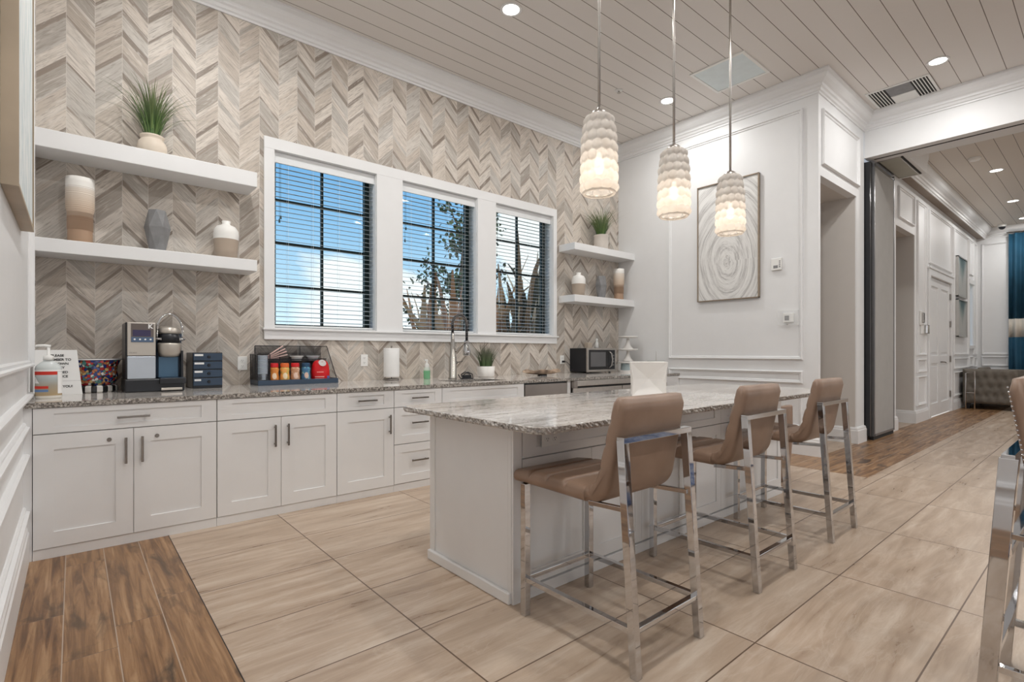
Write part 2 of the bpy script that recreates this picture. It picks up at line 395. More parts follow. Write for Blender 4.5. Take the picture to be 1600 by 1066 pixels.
# header beam, pocket box, bulkhead
b = MB(); b.box(XB, 8.16, YR, YA, 3.765, CZ + .1); b.box(8.16, 8.185, YR, YA, 3.80, CZ); b.box(8.185, 8.5, YR, YA, 3.775, CZ + .1)
b.box(8.5, 9.42, 1.80, YA, 3.775, FZ + .02)
P('wall_header', b, WHITE, kind=S, bevel=.003)
P('trim_track', MB().box(8.155, 8.185, YR, 2.12, 3.762, 3.80), SHADOW, kind=S)
b = MB(); b.box(9.42, FX, 2.04, YA, 3.90, FZ + .02); P('wall_bulkhead', b, WHITE, kind=S)
P('trim_soffit', MB().box(9.42, FX, 2.05, YA, 3.893, 3.90), mat('shaded_soffit_brown', (.30, .245, .20), .6), kind=S)  # brown of this sheet holds the shade under the bulkhead
# the side of the room behind the camera: unseen wall, added with tall openings to light the room and pattern the chrome
b = MB(); b.box(XL - .2, FX + .2, YR - .25, YR, 2.9, CZ + .1); b.box(XL - .2, FX + .2, YR - .25, YR, 0, .25)
for k in range(7): b.box(XL - .2 + k * 2.75, XL + .45 + k * 2.75, YR - .25, YR, .25, 2.9)
P('wall_front_added', b, WHITE, kind=S)
# crown mouldings (profile: out from the wall, down from the ceiling)
CR = [(0, 0), (.15, 0), (.15, .018), (.142, .026), (.135, .055), (.115, .085), (.085, .108), (.062, .118), (.055, .128), (.055, .145), (.038, .155), (.030, .178), (.014, .186), (.014, .205), (0, .205)]
P('trim_crown', MB().sweep([(XB, YR, CZ), (XB, YA, CZ), (XA, YA, CZ), (XA, W, CZ), (XL, W, CZ), (XL, YR, CZ)], [(a, b_) for a, b_ in CR], (0, 0, -1)) if False else
  MB().sweep([(XL, YR, CZ), (XL, W, CZ), (XA, W, CZ), (XA, YA, CZ), (XB, YA, CZ), (XB, YR, CZ)], [(a, b_) for a, b_ in CR], (0, 0, -1)), TRIM, kind=S)
P('trim_crown', MB().sweep([(9.42, 1.80, FZ), (9.42, 2.06, FZ), (FX, 2.06, FZ), (FX, YR, FZ)], [(a * 1.0, b_ * 1.15) for a, b_ in CR], (0, 0, -1)), TRIM, kind=S)
# baseboards
BBP = [(0, 0), (.026, 0), (.026, .165), (.020, .175), (.020, .19), (.010, .21), (0, .212)]
def bb(name, path):
    P(name, MB().sweep(path, BBP, (0, 0, 1)), TRIM, kind=S)
def rev(p): return p[::-1]
bb('baseboard_left', rev([(XL, YR, 0), (XL, 3.975, 0)]))
bb('baseboard_right', rev([(XA, 4.0, 0), (XA, YA, 0), (6.48, YA, 0), (6.48, 4.6, 0)]))
bb('baseboard_corridor', rev([(7.72, 4.6, 0), (7.72, YA, 0), (8.03, YA, 0), (8.03, 2.5, 0)]))
bb('baseboard_corridor', rev([(9.3, 2.55, 0), (9.3, YA, 0), (9.55, YA, 0), (9.55, 4.6, 0)]))
bb('baseboard_corridor', rev([(10.66, 4.6, 0), (10.66, YA, 0), (11.52, YA, 0)]))
bb('baseboard_corridor', rev([(13.65, YA, 0), (FX, YA, 0), (FX, YR, 0)]))
# picture-frame wall mouldings
FP = [(0, 0), (0, .018), (.008, .030), (.017, .030), (.021, .014), (.034, .014), (.042, .006), (.042, 0)]
def frame_x(x, y0, y1, z0, z1, sgn, b):       # on a wall facing sgn*X
    p = [(x, y0, z0), (x, y1, z0), (x, y1, z1), (x, y0, z1)]
    if sgn < 0: p = p[::-1]
    b.sweep(p, FP, (sgn, 0, 0), True)
def frame_y(y, x0, x1, z0, z1, b):            # on a wall facing -Y
    b.sweep([(x0, y, z0), (x1, y, z0), (x1, y, z1), (x0, y, z1)], FP, (0, -1, 0), True)
b = MB()
for z0, z1 in ((1.095, 4.0), (.82, .965), (.30, .70)): frame_x(XA, 2.36, 4.12, z0, z1, -1, b)
P('trim_panel_right', b, TRIM, kind=S)
b = MB()
for y0, y1 in ((-1.6, .9), (1.05, 4.44)):
    for z0, z1 in ((1.09, 4.0), (.745, .93), (.27, .61)): frame_x(XL, y0, y1, z0, z1, 1, b)
P('trim_panel_left', b, TRIM, kind=S)
b = MB()
frame_y(YA, 6.51, 7.79, 3.33, 3.97, b)
frame_y(YA, 9.65, 10.58, 3.26, 3.75, b)
for x0, x1 in ((10.78, 11.40), (13.72, 15.30), (15.95, 16.38)):
    for z0, z1 in ((1.13, 3.74), (.84, 1.07), (.28, .78)): frame_y(YA, x0, x1, z0, z1, b)
frame_y(YA, 11.62, 13.55, 2.78, 3.74, b); frame_y(YA, 15.40, 15.9, 2.95, 3.74, b); frame_y(YA, 15.40, 15.9, .86, 1.09, b)
P('trim_panel_corridor', b, TRIM, kind=S)
b = MB()
for z0, z1 in ((1.13, 3.75), (.86, 1.09), (.28, .80)): frame_x(FX, 1.64, 2.11, z0, z1, -1, b)
P('trim_panel_far', b, TRIM, kind=S)
# window casing and stool of the cabinet wall: each side board its own strip
b = MB(); C0, C1 = 1.31, 5.05
b.box(C0, C1, W - .022, W, 3.035, 3.14)
for x0, x1 in ((C0, 1.40), (2.40, 2.70), (3.70, 3.985), (4.985, C1)): b.box(x0, x1, W - .0215, W, 1.405, 3.035)
P('trim_window_casing', b, TRIM, kind=S, bevel=.002)
P('trim_window_sill', MB().box(C0 - .015, C1 + .015, W - .05, W + .0, 1.385, 1.405).box(C0, C1, W - .024, W, 1.30, 1.385), TRIM, kind=S, bevel=.003)
# windows: reveal, dark sash with muntins, glass
GL, tg, bg_ = new_mat('window_glass')
for n_ in list(tg.n): tg.n.remove(n_)
o_ = tg.n.new('ShaderNodeOutputMaterial'); mx = tg.n.new('ShaderNodeMixShader'); tr = tg.n.new('ShaderNodeBsdfTransparent'); gs = tg.n.new('ShaderNodeBsdfGlossy')
gs.inputs['Roughness'].default_value = .02; tr.inputs[0].default_value = (.93, .97, .96, 1)
nf = tg.noise(tg.obj(), 2, 2); mx.inputs[0].default_value = .05
tg.l.new(tg.remap(nf, 0, 1, .04, .06), mx.inputs[0]); tg.l.new(tr.outputs[0], mx.inputs[1]); tg.l.new(gs.outputs[0], mx.inputs[2]); tg.l.new(mx.outputs[0], o_.inputs[0])
for i, (x0, x1) in enumerate(WIN):
    e = bpy.data.objects.new('window_%d' % (i + 1), None); COL.objects.link(e); e['kind'] = S; e.location = ((x0 + x1) / 2, W + .17, WZ0)
    w2 = (x1 - x0) / 2; h = WZ1 - WZ0
    P('window_jamb', MB().box(-w2, -w2 + .006, -.17, .05, 0, h).box(w2 - .006, w2, -.17, .05, 0, h).box(-w2, w2, -.17, .05, 0, .006).box(-w2, w2, -.17, .05, h - .006, h), TRIM, e)
    b = MB(); w3 = w2 - .006; b.box(-w3, -w3 + .05, -.02, .03, .006, h - .006).box(w3 - .05, w3, -.02, .03, .006, h - .006)
    b.box(-w3, w3, -.02, .03, .006, .045).box(-w3, w3, -.02, .03, h - .05, h - .006)
    b.box(-.011, .011, -.012, .02, .04, h - .04)
    for z in (.41, .82, 1.225): b.box(-w3, w3, -.011, .019, z - .010, z + .010)
    P('window_frame', b, GREENF, e)
    P('window_pane', MB().box(-w3 + .04, w3 - .04, .002, .006, .03, h - .04), GL, e)
    # venetian blind: a thing of its own hanging in the reveal
    nm = ['nearest the coffee machine, on the far left', 'in the middle, behind the faucet', 'on the right beside the floating shelves'][i]
    bl = T('window_blind', 'white open-slat venetian blind in the window ' + ['nearest the coffee machine', 'in the middle of the three, behind the tap', 'beside the small wall shelves'][i], 'blind', ((x0 + x1) / 2, W + .07, WZ0), 0, 'venetian blinds in the windows')
    P('valance', MB().box(-w3, w3, -.045, -.030, h - .105, h - .008).box(-w3, w3, -.03, .03, h - .06, h - .01), BLIND, bl, bevel=.002)
    b = MB(); ns = 33; zt = h - .105; zb = .055
    for k in range(ns):
        z = zb + (zt - zb) * (k + .3) / ns; dz = .004
        vs = []
        for xx in (-w3 + .006, w3 - .006):
            for q in range(5):
                u = -1 + q / 2; vs.append((xx, .024 * u, z + dz * u + .0025 * (1 - u * u)))
            for q in range(5):
                u = 1 - q / 2; vs.append((xx, .024 * u, z + dz * u + .0025 * (1 - u * u) - .0026))
        b.add(vs, [tuple(range(10))[::-1], tuple(range(10, 20))] + [(q, (q + 1) % 10, 10 + (q + 1) % 10, 10 + q) for q in range(10)])
    P('slats', b, SLAT, bl)
    P('bottom_rail', MB().box(-w3 + .006, w3 - .006, -.025, .025, .012, .030), BLIND, bl, bevel=.003)
    b = MB()
    for xx in (-.36, -.13, .13, .36):
        for yy in (-.026, .026): b.tube([(xx, yy, .02), (xx, yy, h - .06)], .0009, 4)
    P('ladder_cord', b, BLIND, bl)
    b = MB(); xw = -w3 + .05
    b.tube([(xw, -.036, h - .1), (xw, -.036, .62 * h)], .0013, 5); b.tube([(xw, -.036, .62 * h), (xw, -.036, .60 * h)], [.006, .009], 8)
    b.tube([(xw + .012, -.036, h - .1), (xw + .012, -.036, .70 * h if i else .64 * h)], .0013, 5); b.tube([(xw + .012, -.036, .70 * h if i else .64 * h), (xw + .012, -.036, (.70 if i else .64) * h - .03)], [.006, .009], 8)
    P('pull_cord', b, GREENF if True else BLIND, bl)
e = bpy.data.objects.new('window_4', None); COL.objects.link(e); e['kind'] = S; e.location = (15.67, YA, 1.34)
b = MB(); b.box(-.27, -.2, -.02, .0, -.06, 1.47).box(.2, .27, -.02, 0, -.06, 1.47).box(-.3, .3, -.035, 0, 1.40, 1.50).box(-.28, .28, -.03, 0, -.07, 0).box(-.2, -.185, 0, .1, 0, 1.40).box(.185, .2, 0, .1, 0, 1.40)
P('window_frame', b, TRIM, e); P('window_pane', MB().box(-.19, .19, .05, .055, 0, 1.40), GL, e)

# downlights: trim ring, baffle, lens, each with its own lamp
LENS, tl, bl_ = new_mat('lamp_lens'); tl.set(bl_.inputs['Base Color'], tl.ramp(tl.noise(tl.obj(), 3), [(0, (.95, .93, .9)), (1, (.97, .95, .92))]))
bl_.inputs['Emission Color'].default_value = (1, .95, .88, 1); bl_.inputs['Emission Strength'].default_value = 6
def downlight(x, y, z, lab, power, mix):
    t_ = T('recessed_downlight', lab, 'ceiling light', (x, y, z), 0, 'recessed ceiling downlights')
    P('trim_ring', MB().lathe([(.078, 0), (.098, 0), (.100, -.004), (.094, -.008), (.080, -.008), (.076, -.004)], seg=36, cap0=False, cap1=False), TRIM, t_, smooth=True)
    P('lens', MB().lathe([(.0001, -.003), (.05, -.003), (.079, -.002), (.079, -.0005)], seg=32), LENS, t_)
    area('lamp', (0, 0, -.012), .15, power, parent=t_)
    return t_
LL = ['unseen fill downlight added above the coffee machine counter', 'unseen fill downlight added above the open floor near the left wall', 'recessed downlight above the sink counter, topmost in the photo', 'recessed downlight behind the middle pendant rod', 'recessed downlight beside the slotted ceiling vent']
LL += ['recessed downlight above the near side of the island', 'recessed downlight above the stools at the island end', 'recessed downlight over the open floor behind the camera', 'recessed downlight over the aisle in front of the stools', 'recessed downlight behind the camera by the left wall', 'recessed downlight by the header, farther from the window wall']
for i, (x, y) in enumerate(LAMPS): downlight(x, y, CZ, LL[i], 26 if i < 2 else 19, None)
FL = ['recessed downlight in the next room, nearest of its row', 'recessed downlight in the next room, second of its row', 'recessed downlight in the next room, closest to the curtain', 'recessed downlight in the next room, outer row near', 'recessed downlight in the next room, outer row middle', 'recessed downlight in the next room just past the header']
for i, (x, y) in enumerate(FARL): downlight(x, y, FZ, FL[i], 13, None)

# ceiling fittings
t_ = T('ceiling_access_panel', 'square white framed panel with a pale frosted face set in the ceiling boards', 'ceiling panel', (5.61, 2.83, CZ))
P('frame', MB().sweep([(-.31, -.31, 0), (-.31, .31, 0), (.31, .31, 0), (.31, -.31, 0)], [(0, 0), (0, .012), (.03, .012), (.03, 0)], (0, 0, -1), True), PLASTIC, t_)
P('panel_face', MB().box(-.282, .282, -.282, .282, -.007, 0), mat('frosted_panel', (.70, .78, .80), .5, var=.03, scale=10), t_)
t_ = T('ceiling_vent', 'slotted white air vent with two louvred ends in the ceiling near the header', 'vent', (7.64, 1.69, CZ))
P('frame', MB().sweep([(-.31, -.31, 0), (-.31, .31, 0), (.31, .31, 0), (.31, -.31, 0)], [(0, 0), (0, .012), (.025, .012), (.025, 0)], (0, 0, -1), True), PLASTIC, t_)
P('backing', MB().box(-.285, .285, -.285, .285, -.002, 0), SHADOW, t_)
P('centre_plate', MB().box(-.285, .285, -.285, .0, -.012, -.002) if False else MB().box(.0, .285, -.12, .12, -.012, -.002), PLASTIC, t_)
P('centre_recess', MB().box(-.285, .0, -.12, .12, -.005, -.002), GREYC, t_)
for sgn in (-1, 1):
    b = MB()
    for k in range(5):
        y = sgn * (.145 + k * .03); b.box(-.285, .285, y - .0045, y + .0045, -.009, -.004)
    P('louvre', b, PLASTIC, t_)
t_ = T('fire_sprinkler', 'small chrome fire sprinkler head in the ceiling above the counter', 'sprinkler', (4.973, 3.874, CZ))
P('escutcheon', MB().lathe([(.045, 0), (.043, -.006), (.02, -.012), (.012, -.012)], seg=24), PLASTIC, t_, smooth=True)
P('deflector', MB().lathe([(.008, -.01), (.008, -.03), (.022, -.032), (.022, -.035)], seg=16), STEEL, t_)
tag(P('smoke_detector', MB().lathe([(.075, 0), (.075, -.02), (.06, -.04), (.02, -.045)], seg=24), PLASTIC, loc=(10.3, 1.40, FZ)), 'round white smoke detector on the next room ceiling', 'smoke detector')
t_ = T('dome_camera', 'small white dome security camera with black lens under the far crown moulding', 'camera', (16.1, 1.72, FZ))
P('housing', MB().lathe([(.075, 0), (.075, -.05), (.07, -.06)], seg=24), PLASTIC, t_); P('dome', MB().sphere((0, 0, -.06), .062, 20, 10), BLACK, t_, smooth=True)
# storage hatch under the pocket box
t_ = T('ceiling_hatch', 'grey metal access hatch in the soffit above the folding partition', 'hatch', (8.85, 2.0, 3.775))
P('frame', MB().sweep([(-.52, -.13, 0), (-.52, .13, 0), (.50, .13, 0), (.50, -.13, 0)], [(0, 0), (0, .010), (.016, .010), (.016, 0)], (0, 0, -1), True), STEEL, t_)
P('panel', MB().box(-.50, .48, -.11, .11, -.006, 0), mat('putty_metal', (.42, .42, .36), .5), t_)
P('slot', MB().box(-.52, .50, -.155, -.135, -.006, 0), SHADOW, t_)

# folding partition leaf, parked at the header
t_ = T('folding_partition', 'tall grey fabric folding partition leaf parked beside the wide opening', 'partition', (8.2, 2.16, 0))
P('leaf', MB().box(.03, .92, -.03, .03, .07, 3.72), mat('grey_partition_fabric', (.40, .39, .375), .8, var=.03, bump=.1, bscale=300), t_)
P('leaf', MB().box(-.14, -.10, -.02, .38, .07, 3.72), BLACK, t_)
P('edge_frame', MB().box(-.01, .03, -.036, .036, .05, 3.75).box(.92, .95, -.036, .036, .05, 3.75).box(.0, .95, -.036, .036, .05, .08).box(0, .95, -.036, .036, 3.69, 3.72), mat('grey_aluminium', (.32, .32, .33), .35, .8), t_)
P('floor_seal', MB().box(0, .94, -.025, .025, .0, .05), SHADOW, t_)
P('hinge_seal', MB().box(-.10, -.01, -.012, .012, .05, 3.73), SHADOW, t_)
for o_ in (): pass
# double door
e = bpy.data.objects.new('door_1', None); COL.objects.link(e); e['kind'] = S; e.location = (12.585, YA, 0)
P('door_casing', MB().box(-1.02, -.895, -.03, .0, 0, 2.68).box(.895, 1.02, -.03, 0, 0, 2.68).box(-.895, .895, -.03, 0, 2.56, 2.68).box(-1.04, 1.04, -.045, 0, 2.68, 2.72), TRIM, e, bevel=.006)
for sx in (-1, 1):
    b = MB(); x0, x1 = (-.89, -.004) if sx < 0 else (.004, .89)
    b.box(x0, x1, .03, .06, .01, 2.55)
    b.box(x0, x0 + .13, .012, .03, .01, 2.55).box(x1 - .13, x1, .012, .03, .01, 2.55)
    for z0, z1 in ((.01, .24), (.98, 1.12), (2.40, 2.55)): b.box(x0, x1, .0125, .03, z0, z1)
    for z0, z1 in ((.30, .92), (1.18, 2.34)): b.box(x0 + .17, x1 - .17, .020, .03, z0, z1)
    d = P('door_leaf', b, TRIM, e, bevel=.004)
    if sx > 0:
        P('door_handle', MB().tube([(.08, .012, 1.0), (.08, -.03, 1.0), (.10, -.045, 1.0), (.22, -.045, .985)], .011, 10).lathe([(.03, 0), (.03, .01)], (.08, 0, 1.0)), PEWTER, d, smooth=True)
        b = MB()
        for z in (.35, 1.05, 1.75, 2.3): b.box(.875, .897, -.012, .012, z - .06, z + .06)
        P('hinge', b, PEWTER, d)

# ============================================================ WINDOW-WALL CABINETS
CF = 3.98
def shaker(b, x0, x1, z0, z1, y=CF, rs=.088, rt=.088, th=.02):
    b.box(x0, x0 + rs, y - th, y, z0, z1).box(x1 - rs, x1, y - th, y, z0, z1)
    b.box(x0 + rs, x1 - rs, y - th, y, z0, z0 + rt).box(x0 + rs, x1 - rs, y - th, y, z1 - rt, z1)
    return b.box(x0 + rs - .001, x1 - rs + .001, y - th + .008, y, z0 + rt - .001, z1 - rt + .001)
def pull_v(x, z0, z1, par, y=CF - .02):
    b = MB().box(x - .007, x + .007, y - .034, y - .026, z0, z1)
    for z in (z0 + .02, z1 - .02): b.box(x - .005, x + .005, y - .03, y, z - .006, z + .006)
    P('handle', b, PEWTER, par, bevel=.002)
def pull_h(x, z, L, par, y=CF - .02):
    b = MB().box(x - L / 2, x + L / 2, y - .034, y - .026, z - .007, z + .007)
    for q in (x - L / 2 + .02, x + L / 2 - .02): b.box(q - .006, q + .006, y - .03, y, z - .005, z + .005)
    P('handle', b, PEWTER, par, bevel=.002)
CT = .864; DZ = .714; G = .003; GR = 'base cabinets under the window wall'
def carcass(name, lab, x0, x1, cat='cabinet', gr=GR, hollow=False):
    t_ = T(name, lab, cat, (0, 0, 0), 0, gr)
    bd = MB().box(x0 + .001, x1 - .001, CF, W - .002, .0, .62 if hollow else CT)
    if hollow: bd.box(x0 + .001, x0 + .02, CF, W - .002, .62, CT).box(x1 - .02, x1 - .001, CF, W - .002, .62, CT).box(x0 + .02, x1 - .02, CF, CF + .015, .62, CT)
    P('body', bd, mat('cabinet_body_paint', (.52, .50, .48), .5), t_)
    P('plinth', MB().box(x0 + .001, x1 - .001, CF - .012, CF, 0, .058), CAB, t_)
    return t_
X = [-.177, .741, 1.57, 2.061, 2.538, 3.531]
P('trim_2', MB().box(XL, X[0] - .001, CF - .01, W, 0, CT), CAB, kind=S)
c = carcass('base_cabinet', 'white two-door base cabinet with locks and one wide drawer, beside the panelled wall', X[0], X[1])
d = P('drawer', shaker(MB(), X[0] + G, X[1] - G, DZ + G, CT - G, rs=.088, rt=.032), CAB, c); pull_h(.284, .786, .165, d)
xm = .285
for a, b_, hx, lx in ((X[0] + G, xm - G / 2, .245, .165), (xm + G / 2, X[1] - G, .327, .405)):
    d = P('door', shaker(MB(), a, b_, .062, DZ - G), CAB, c); pull_v(hx, .50, .66, d)
    P('lock', MB().tube([(lx, CF - .019, .652), (lx, CF - .025, .652)], [.013, .011], 20).tube([(lx, CF - .025, .652), (lx, CF - .028, .652)], .006, 12), PEWTER, d, smooth=False)
c = carcass('base_cabinet', 'white two-door base cabinet with a plain handleless front above, below the condiment rack', X[1], X[2])
P('drawer', shaker(MB(), X[1] + G, X[2] - G, DZ + G, CT - G, rs=.088, rt=.032), CAB, c)
xm = 1.155
for a, b_, hx in ((X[1] + G, xm - G / 2, xm - .045), (xm + G / 2, X[2] - G, xm + .045)):
    d = P('door', shaker(MB(), a, b_, .062, DZ - G), CAB, c); pull_v(hx, .50, .66, d)
c = carcass('base_cabinet', 'narrow white base cabinet with one drawer over one single door', X[2], X[3])
d = P('drawer', shaker(MB(), X[2] + G, X[3] - G, DZ + G, CT - G, rs=.088, rt=.032), CAB, c); pull_h(1.815, .79, .165, d)
d = P('door', shaker(MB(), X[2] + G, X[3] - G, .062, DZ - G), CAB, c); pull_v(X[3] - .045, .50, .66, d)
c = carcass('drawer_cabinet', 'white base cabinet of three stacked drawers, partly behind the island corner', X[3], X[4])
for z0, z1, rt in ((DZ, CT, .032), (.398, DZ, .07), (.062, .398, .07)):
    d = P('drawer', shaker(MB(), X[3] + G, X[4] - G, z0 + G, z1 - G, rs=.07, rt=rt), CAB, c); pull_h((X[3] + X[4]) / 2, (z0 + z1) / 2 + (0 if rt < .05 else .02), .165, d)
c = carcass('sink_cabinet', 'white sink base cabinet with a wide plain front, behind the island top', X[4], X[5], hollow=True)
P('drawer', shaker(MB(), X[4] + G, X[5] - G, DZ + G, CT - G, rs=.088, rt=.032), CAB, c)
xm = (X[4] + X[5]) / 2
for a, b_ in ((X[4] + G, xm - G / 2), (xm + G / 2, X[5] - G)): d = P('door', shaker(MB(), a, b_, .062, DZ - G), CAB, c)
t_ = T('dishwasher', 'dark stainless dishwasher front between the sink cabinet and the beverage cooler', 'dishwasher', (0, 0, 0))
P('body', MB().box(3.536, 4.178, CF + .002, 4.6, 0, CT), BLACK, t_); P('front_panel', MB().box(3.545, 4.170, CF - .02, CF, .10, .845), DSTEEL, t_, bevel=.003)
P('handle', MB().box(3.62, 4.10, CF - .05, CF - .04, .58, .60).box(3.64, 3.66, CF - .04, CF - .02, .582, .598).box(4.06, 4.08, CF - .04, CF - .02, .582, .598), STEEL, t_)
P('trim_3', MB().box(4.182, 4.232, CF - .012, 4.6, 0, CT), CAB, kind=S)
t_ = T('beverage_cooler', 'wide stainless under-counter cooler below the microwave', 'cooler', (0, 0, 0))
P('body', MB().box(4.236, 6.10, CF + .01, W - .01, .08, CT), BLACK, t_)
P('top_fascia', MB().box(4.30, 6.06, CF - .05, CF + .01, .80, .862), STEEL, t_, bevel=.004)
P('corner_cap', MB().box(4.24, 4.30, CF - .06, CF + .01, .78, .862), DSTEEL, t_, bevel=.006)
for k, (x0, x1) in enumerate(((4.25, 5.12), (5.13, 6.09))):
    b = MB(); b.box(x0, x1, CF - .04, CF + .008, .66, .778).box(x0, x0 + .06, CF - .04, CF + .008, .12, .66).box(x1 - .06, x1, CF - .04, CF + .008, .12, .66).box(x0 + .06, x1 - .06, CF - .04, CF + .008, .12, .20)
    d = P('door', b, STEEL, t_); P('glass', MB().box(x0 + .06, x1 - .06, CF - .02, CF, .20, .66), BLACK, d)
P('base', MB().box(4.24, 6.1, CF + .03, W - .01, 0, .08), BLACK, t_)
t_ = T('base_cabinet', 'white filler cabinet between the cooler and the panelled side wall', 'cabinet', (0, 0, 0), 0, GR)
P('body', MB().box(6.105, XA - .002, CF, W - .002, 0, CT), CAB, t_)
P('door', shaker(MB(), 6.108, XA - .005, .062, CT - .01, rs=.06), CAB, t_)
# counter with a sink cut-out
b = MB(); y0 = CF - .03; SX0, SX1, SY0, SY1 = 2.80, 3.42, 4.10, 4.50
b.box(XL + .001, SX0, y0, W - .001, .865, .895).box(SX1, XA - .001, y0, W - .001, .865, .895).box(SX0, SX1, y0, SY0, .865, .895).box(SX0, SX1, SY1, W - .001, .865, .895)
tag(P('worktop', b, GRANITE, bevel=0), 'long polished grey granite worktop running under the windows', 'countertop')
t_ = T('sink_basin', 'undermount steel sink basin let into the long worktop', 'sink', (3.11, 4.30, .7))
b = MB(); b.box(-.33, .33, -.21, .21, -.03, -.025).box(-.33, -.315, -.22, .22, -.03, .166).box(.315, .33, -.22, .22, -.03, .166).box(-.33, .33, -.22, -.205, -.03, .166).box(-.33, .33, .205, .22, -.03, .166)
P('basin', b, STEEL, t_); P('drain', MB().lathe([(.04, -.024), (.045, -.021), (.03, -.021)], seg=20), DSTEEL, t_)

# ============================================================ ISLAND
IX0, IX1, IY0, IY1 = 1.41, 4.70, 1.49, 2.62; IT = .88; IB = .85
def rr(x0, x1, y0, y1, r, n=6):
    p = []
    for cx, cy, a in ((x1 - r, y1 - r, 0), (x0 + r, y1 - r, 90), (x0 + r, y0 + r, 180), (x1 - r, y0 + r, 270)):
        for k in range(n + 1):
            q = math.radians(a + 90 * k / n); p.append((cx + r * math.cos(q), cy + r * math.sin(q)))
    return p
b = MB(); pts = rr(IX0, IX1, IY0, IY1, .05, 8); L = []
for i in range(len(pts)):                                # subdivide the outline so the chiselled edge can wobble
    a, c_ = Vector(pts[i]), Vector(pts[(i + 1) % len(pts)]); n = max(1, int((c_ - a).length / .012))
    L += [a.lerp(c_, k / n) for k in range(n)]
n = len(L); cen = Vector(((IX0 + IX1) / 2, (IY0 + IY1) / 2)); vs = []
for j, (z, wob) in enumerate(((IT, .0), (IT - .003, .002), (IT - .011, .0045), (IT - .021, .0045), (IB, .002))):
    for i, p in enumerate(L):
        d = (L[(i + 1) % n] - L[i - 1]).normalized(); nn = Vector((d.y, -d.x))
        if nn.dot(p - cen) < 0: nn = -nn
        q = p + nn * (rnd.uniform(-1, 1) * wob + (0 if j in (0, 4) else .004)); vs.append((q.x, q.y, z))
fs = [(j * n + i, j * n + (i + 1) % n, (j + 1) * n + (i + 1) % n, (j + 1) * n + i) for j in range(4) for i in range(n)]
fs += [tuple(range(n)), tuple(4 * n + k for k in range(n))[::-1]]
b.add(vs, fs)
tag(P('island_top', b, GRANITE), 'veined granite slab with a chiselled edge lying on the white island', 'countertop')
t_ = T('kitchen_island', 'white panelled island base under the thick granite slab', 'island', (1.565, 1.84, 0))
DX = 4.53 - 1.565; DY = 2.56 - 1.84
P('body', MB().box(.012, DX - .012, .012, DY - .012, 0, IB - .001), CAB, t_)
P('end_panel', MB().box(0, .012, .03, DY - .03, .05, IB - .002).box(-.006, .012, DY - .05, DY, .05, IB - .002).box(-.006, .012, 0, .022, .05, IB - .002), CAB, t_)
P('end_panel', MB().box(DX - .012, DX, 0, DY, .05, IB - .002), CAB, t_)
P('skirting', MB().sweep([(0, DY, 0), (0, 0, 0)], [(0, 0), (.02, 0), (.02, .045), (.012, .058), (0, .06)], (0, 0, 1)) if False else MB().box(-.022, .0, -.0, DY + .005, 0, .055), CAB, t_, bevel=.006)
P('skirting', MB().box(DX, DX + .02, 0, DY + .005, 0, .055), CAB, t_, bevel=.006)
P('corner_post', MB().box(-.003, .05, -.012, .012, 0, IB - .002), CAB, t_)
P('kick_board', MB().box(.05, DX, -.014, .012, 0, .055), CAB, t_, bevel=.003)
ux = [.055, .55, 1.0, 1.47, 1.94, 2.44, DX - .02]
for k in range(6):
    a, c_ = ux[k] + G / 2, ux[k + 1] - G / 2
    P('door', shaker(MB(), a, c_, .065, .672, y=.012, rs=.06, rt=.07, th=.022), CAB, t_)
for k in range(3):
    a, c_ = ux[2 * k] + G / 2, ux[2 * k + 2] - G / 2
    P('drawer', shaker(MB(), a, c_, .678, IB - .012, y=.012, rs=.085, rt=.045, th=.022), CAB, t_)
def outlet(name, lab, loc, rz, horiz=False, parent=None, gr=None):
    t_ = T(name, lab, 'outlet', loc, rz, gr)
    b = MB().box(-.038, .038, -.006, 0, -.06, .06) if not horiz else MB().box(-.06, .06, -.006, 0, -.038, .038)
    P('cover_plate', b, PLASTIC, t_, bevel=.002)
    for s_ in (-1, 1):
        c0 = (0, s_ * .024) if not horiz else (s_ * .026, 0)
        b = MB().prism([(c0[0] + .017 * math.cos(a * PI / 8), c0[1] + .017 * math.sin(a * PI / 8)) for a in range(16)], 'y', -.0085, -.006)
        f_ = P('socket_face', b, PLASTIC, t_)
        b = MB()
        for q in (-.006, .006): b.box(c0[0] + q - .0012, c0[0] + q + .0012, -.0092, -.0085, c0[1] - .002, c0[1] + .006)
        b.box(c0[0] - .002, c0[0] + .002, -.0092, -.0085, c0[1] - .010, c0[1] - .006)
        P('slot', b, SHADOW, f_)
    return t_
GO = 'white power outlets'
outlet('power_outlet', 'white outlet set sideways in the island drawer front above the nearest stool', (1.80, 1.8245, .755), 0, True, gr=GO)
outlet('power_outlet', 'white wall outlet beside the left end of the condiment rack', (1.135, W - .0005, 1.085), 0, gr=GO)
outlet('power_outlet', 'white wall outlet between the condiment rack and the paper towels', (2.27, W - .0005, 1.10), 0, gr=GO)
outlet('power_outlet', 'white wall outlet with a black plug left of the microwave', (5.17, W - .0005, 1.08), 0, gr=GO)
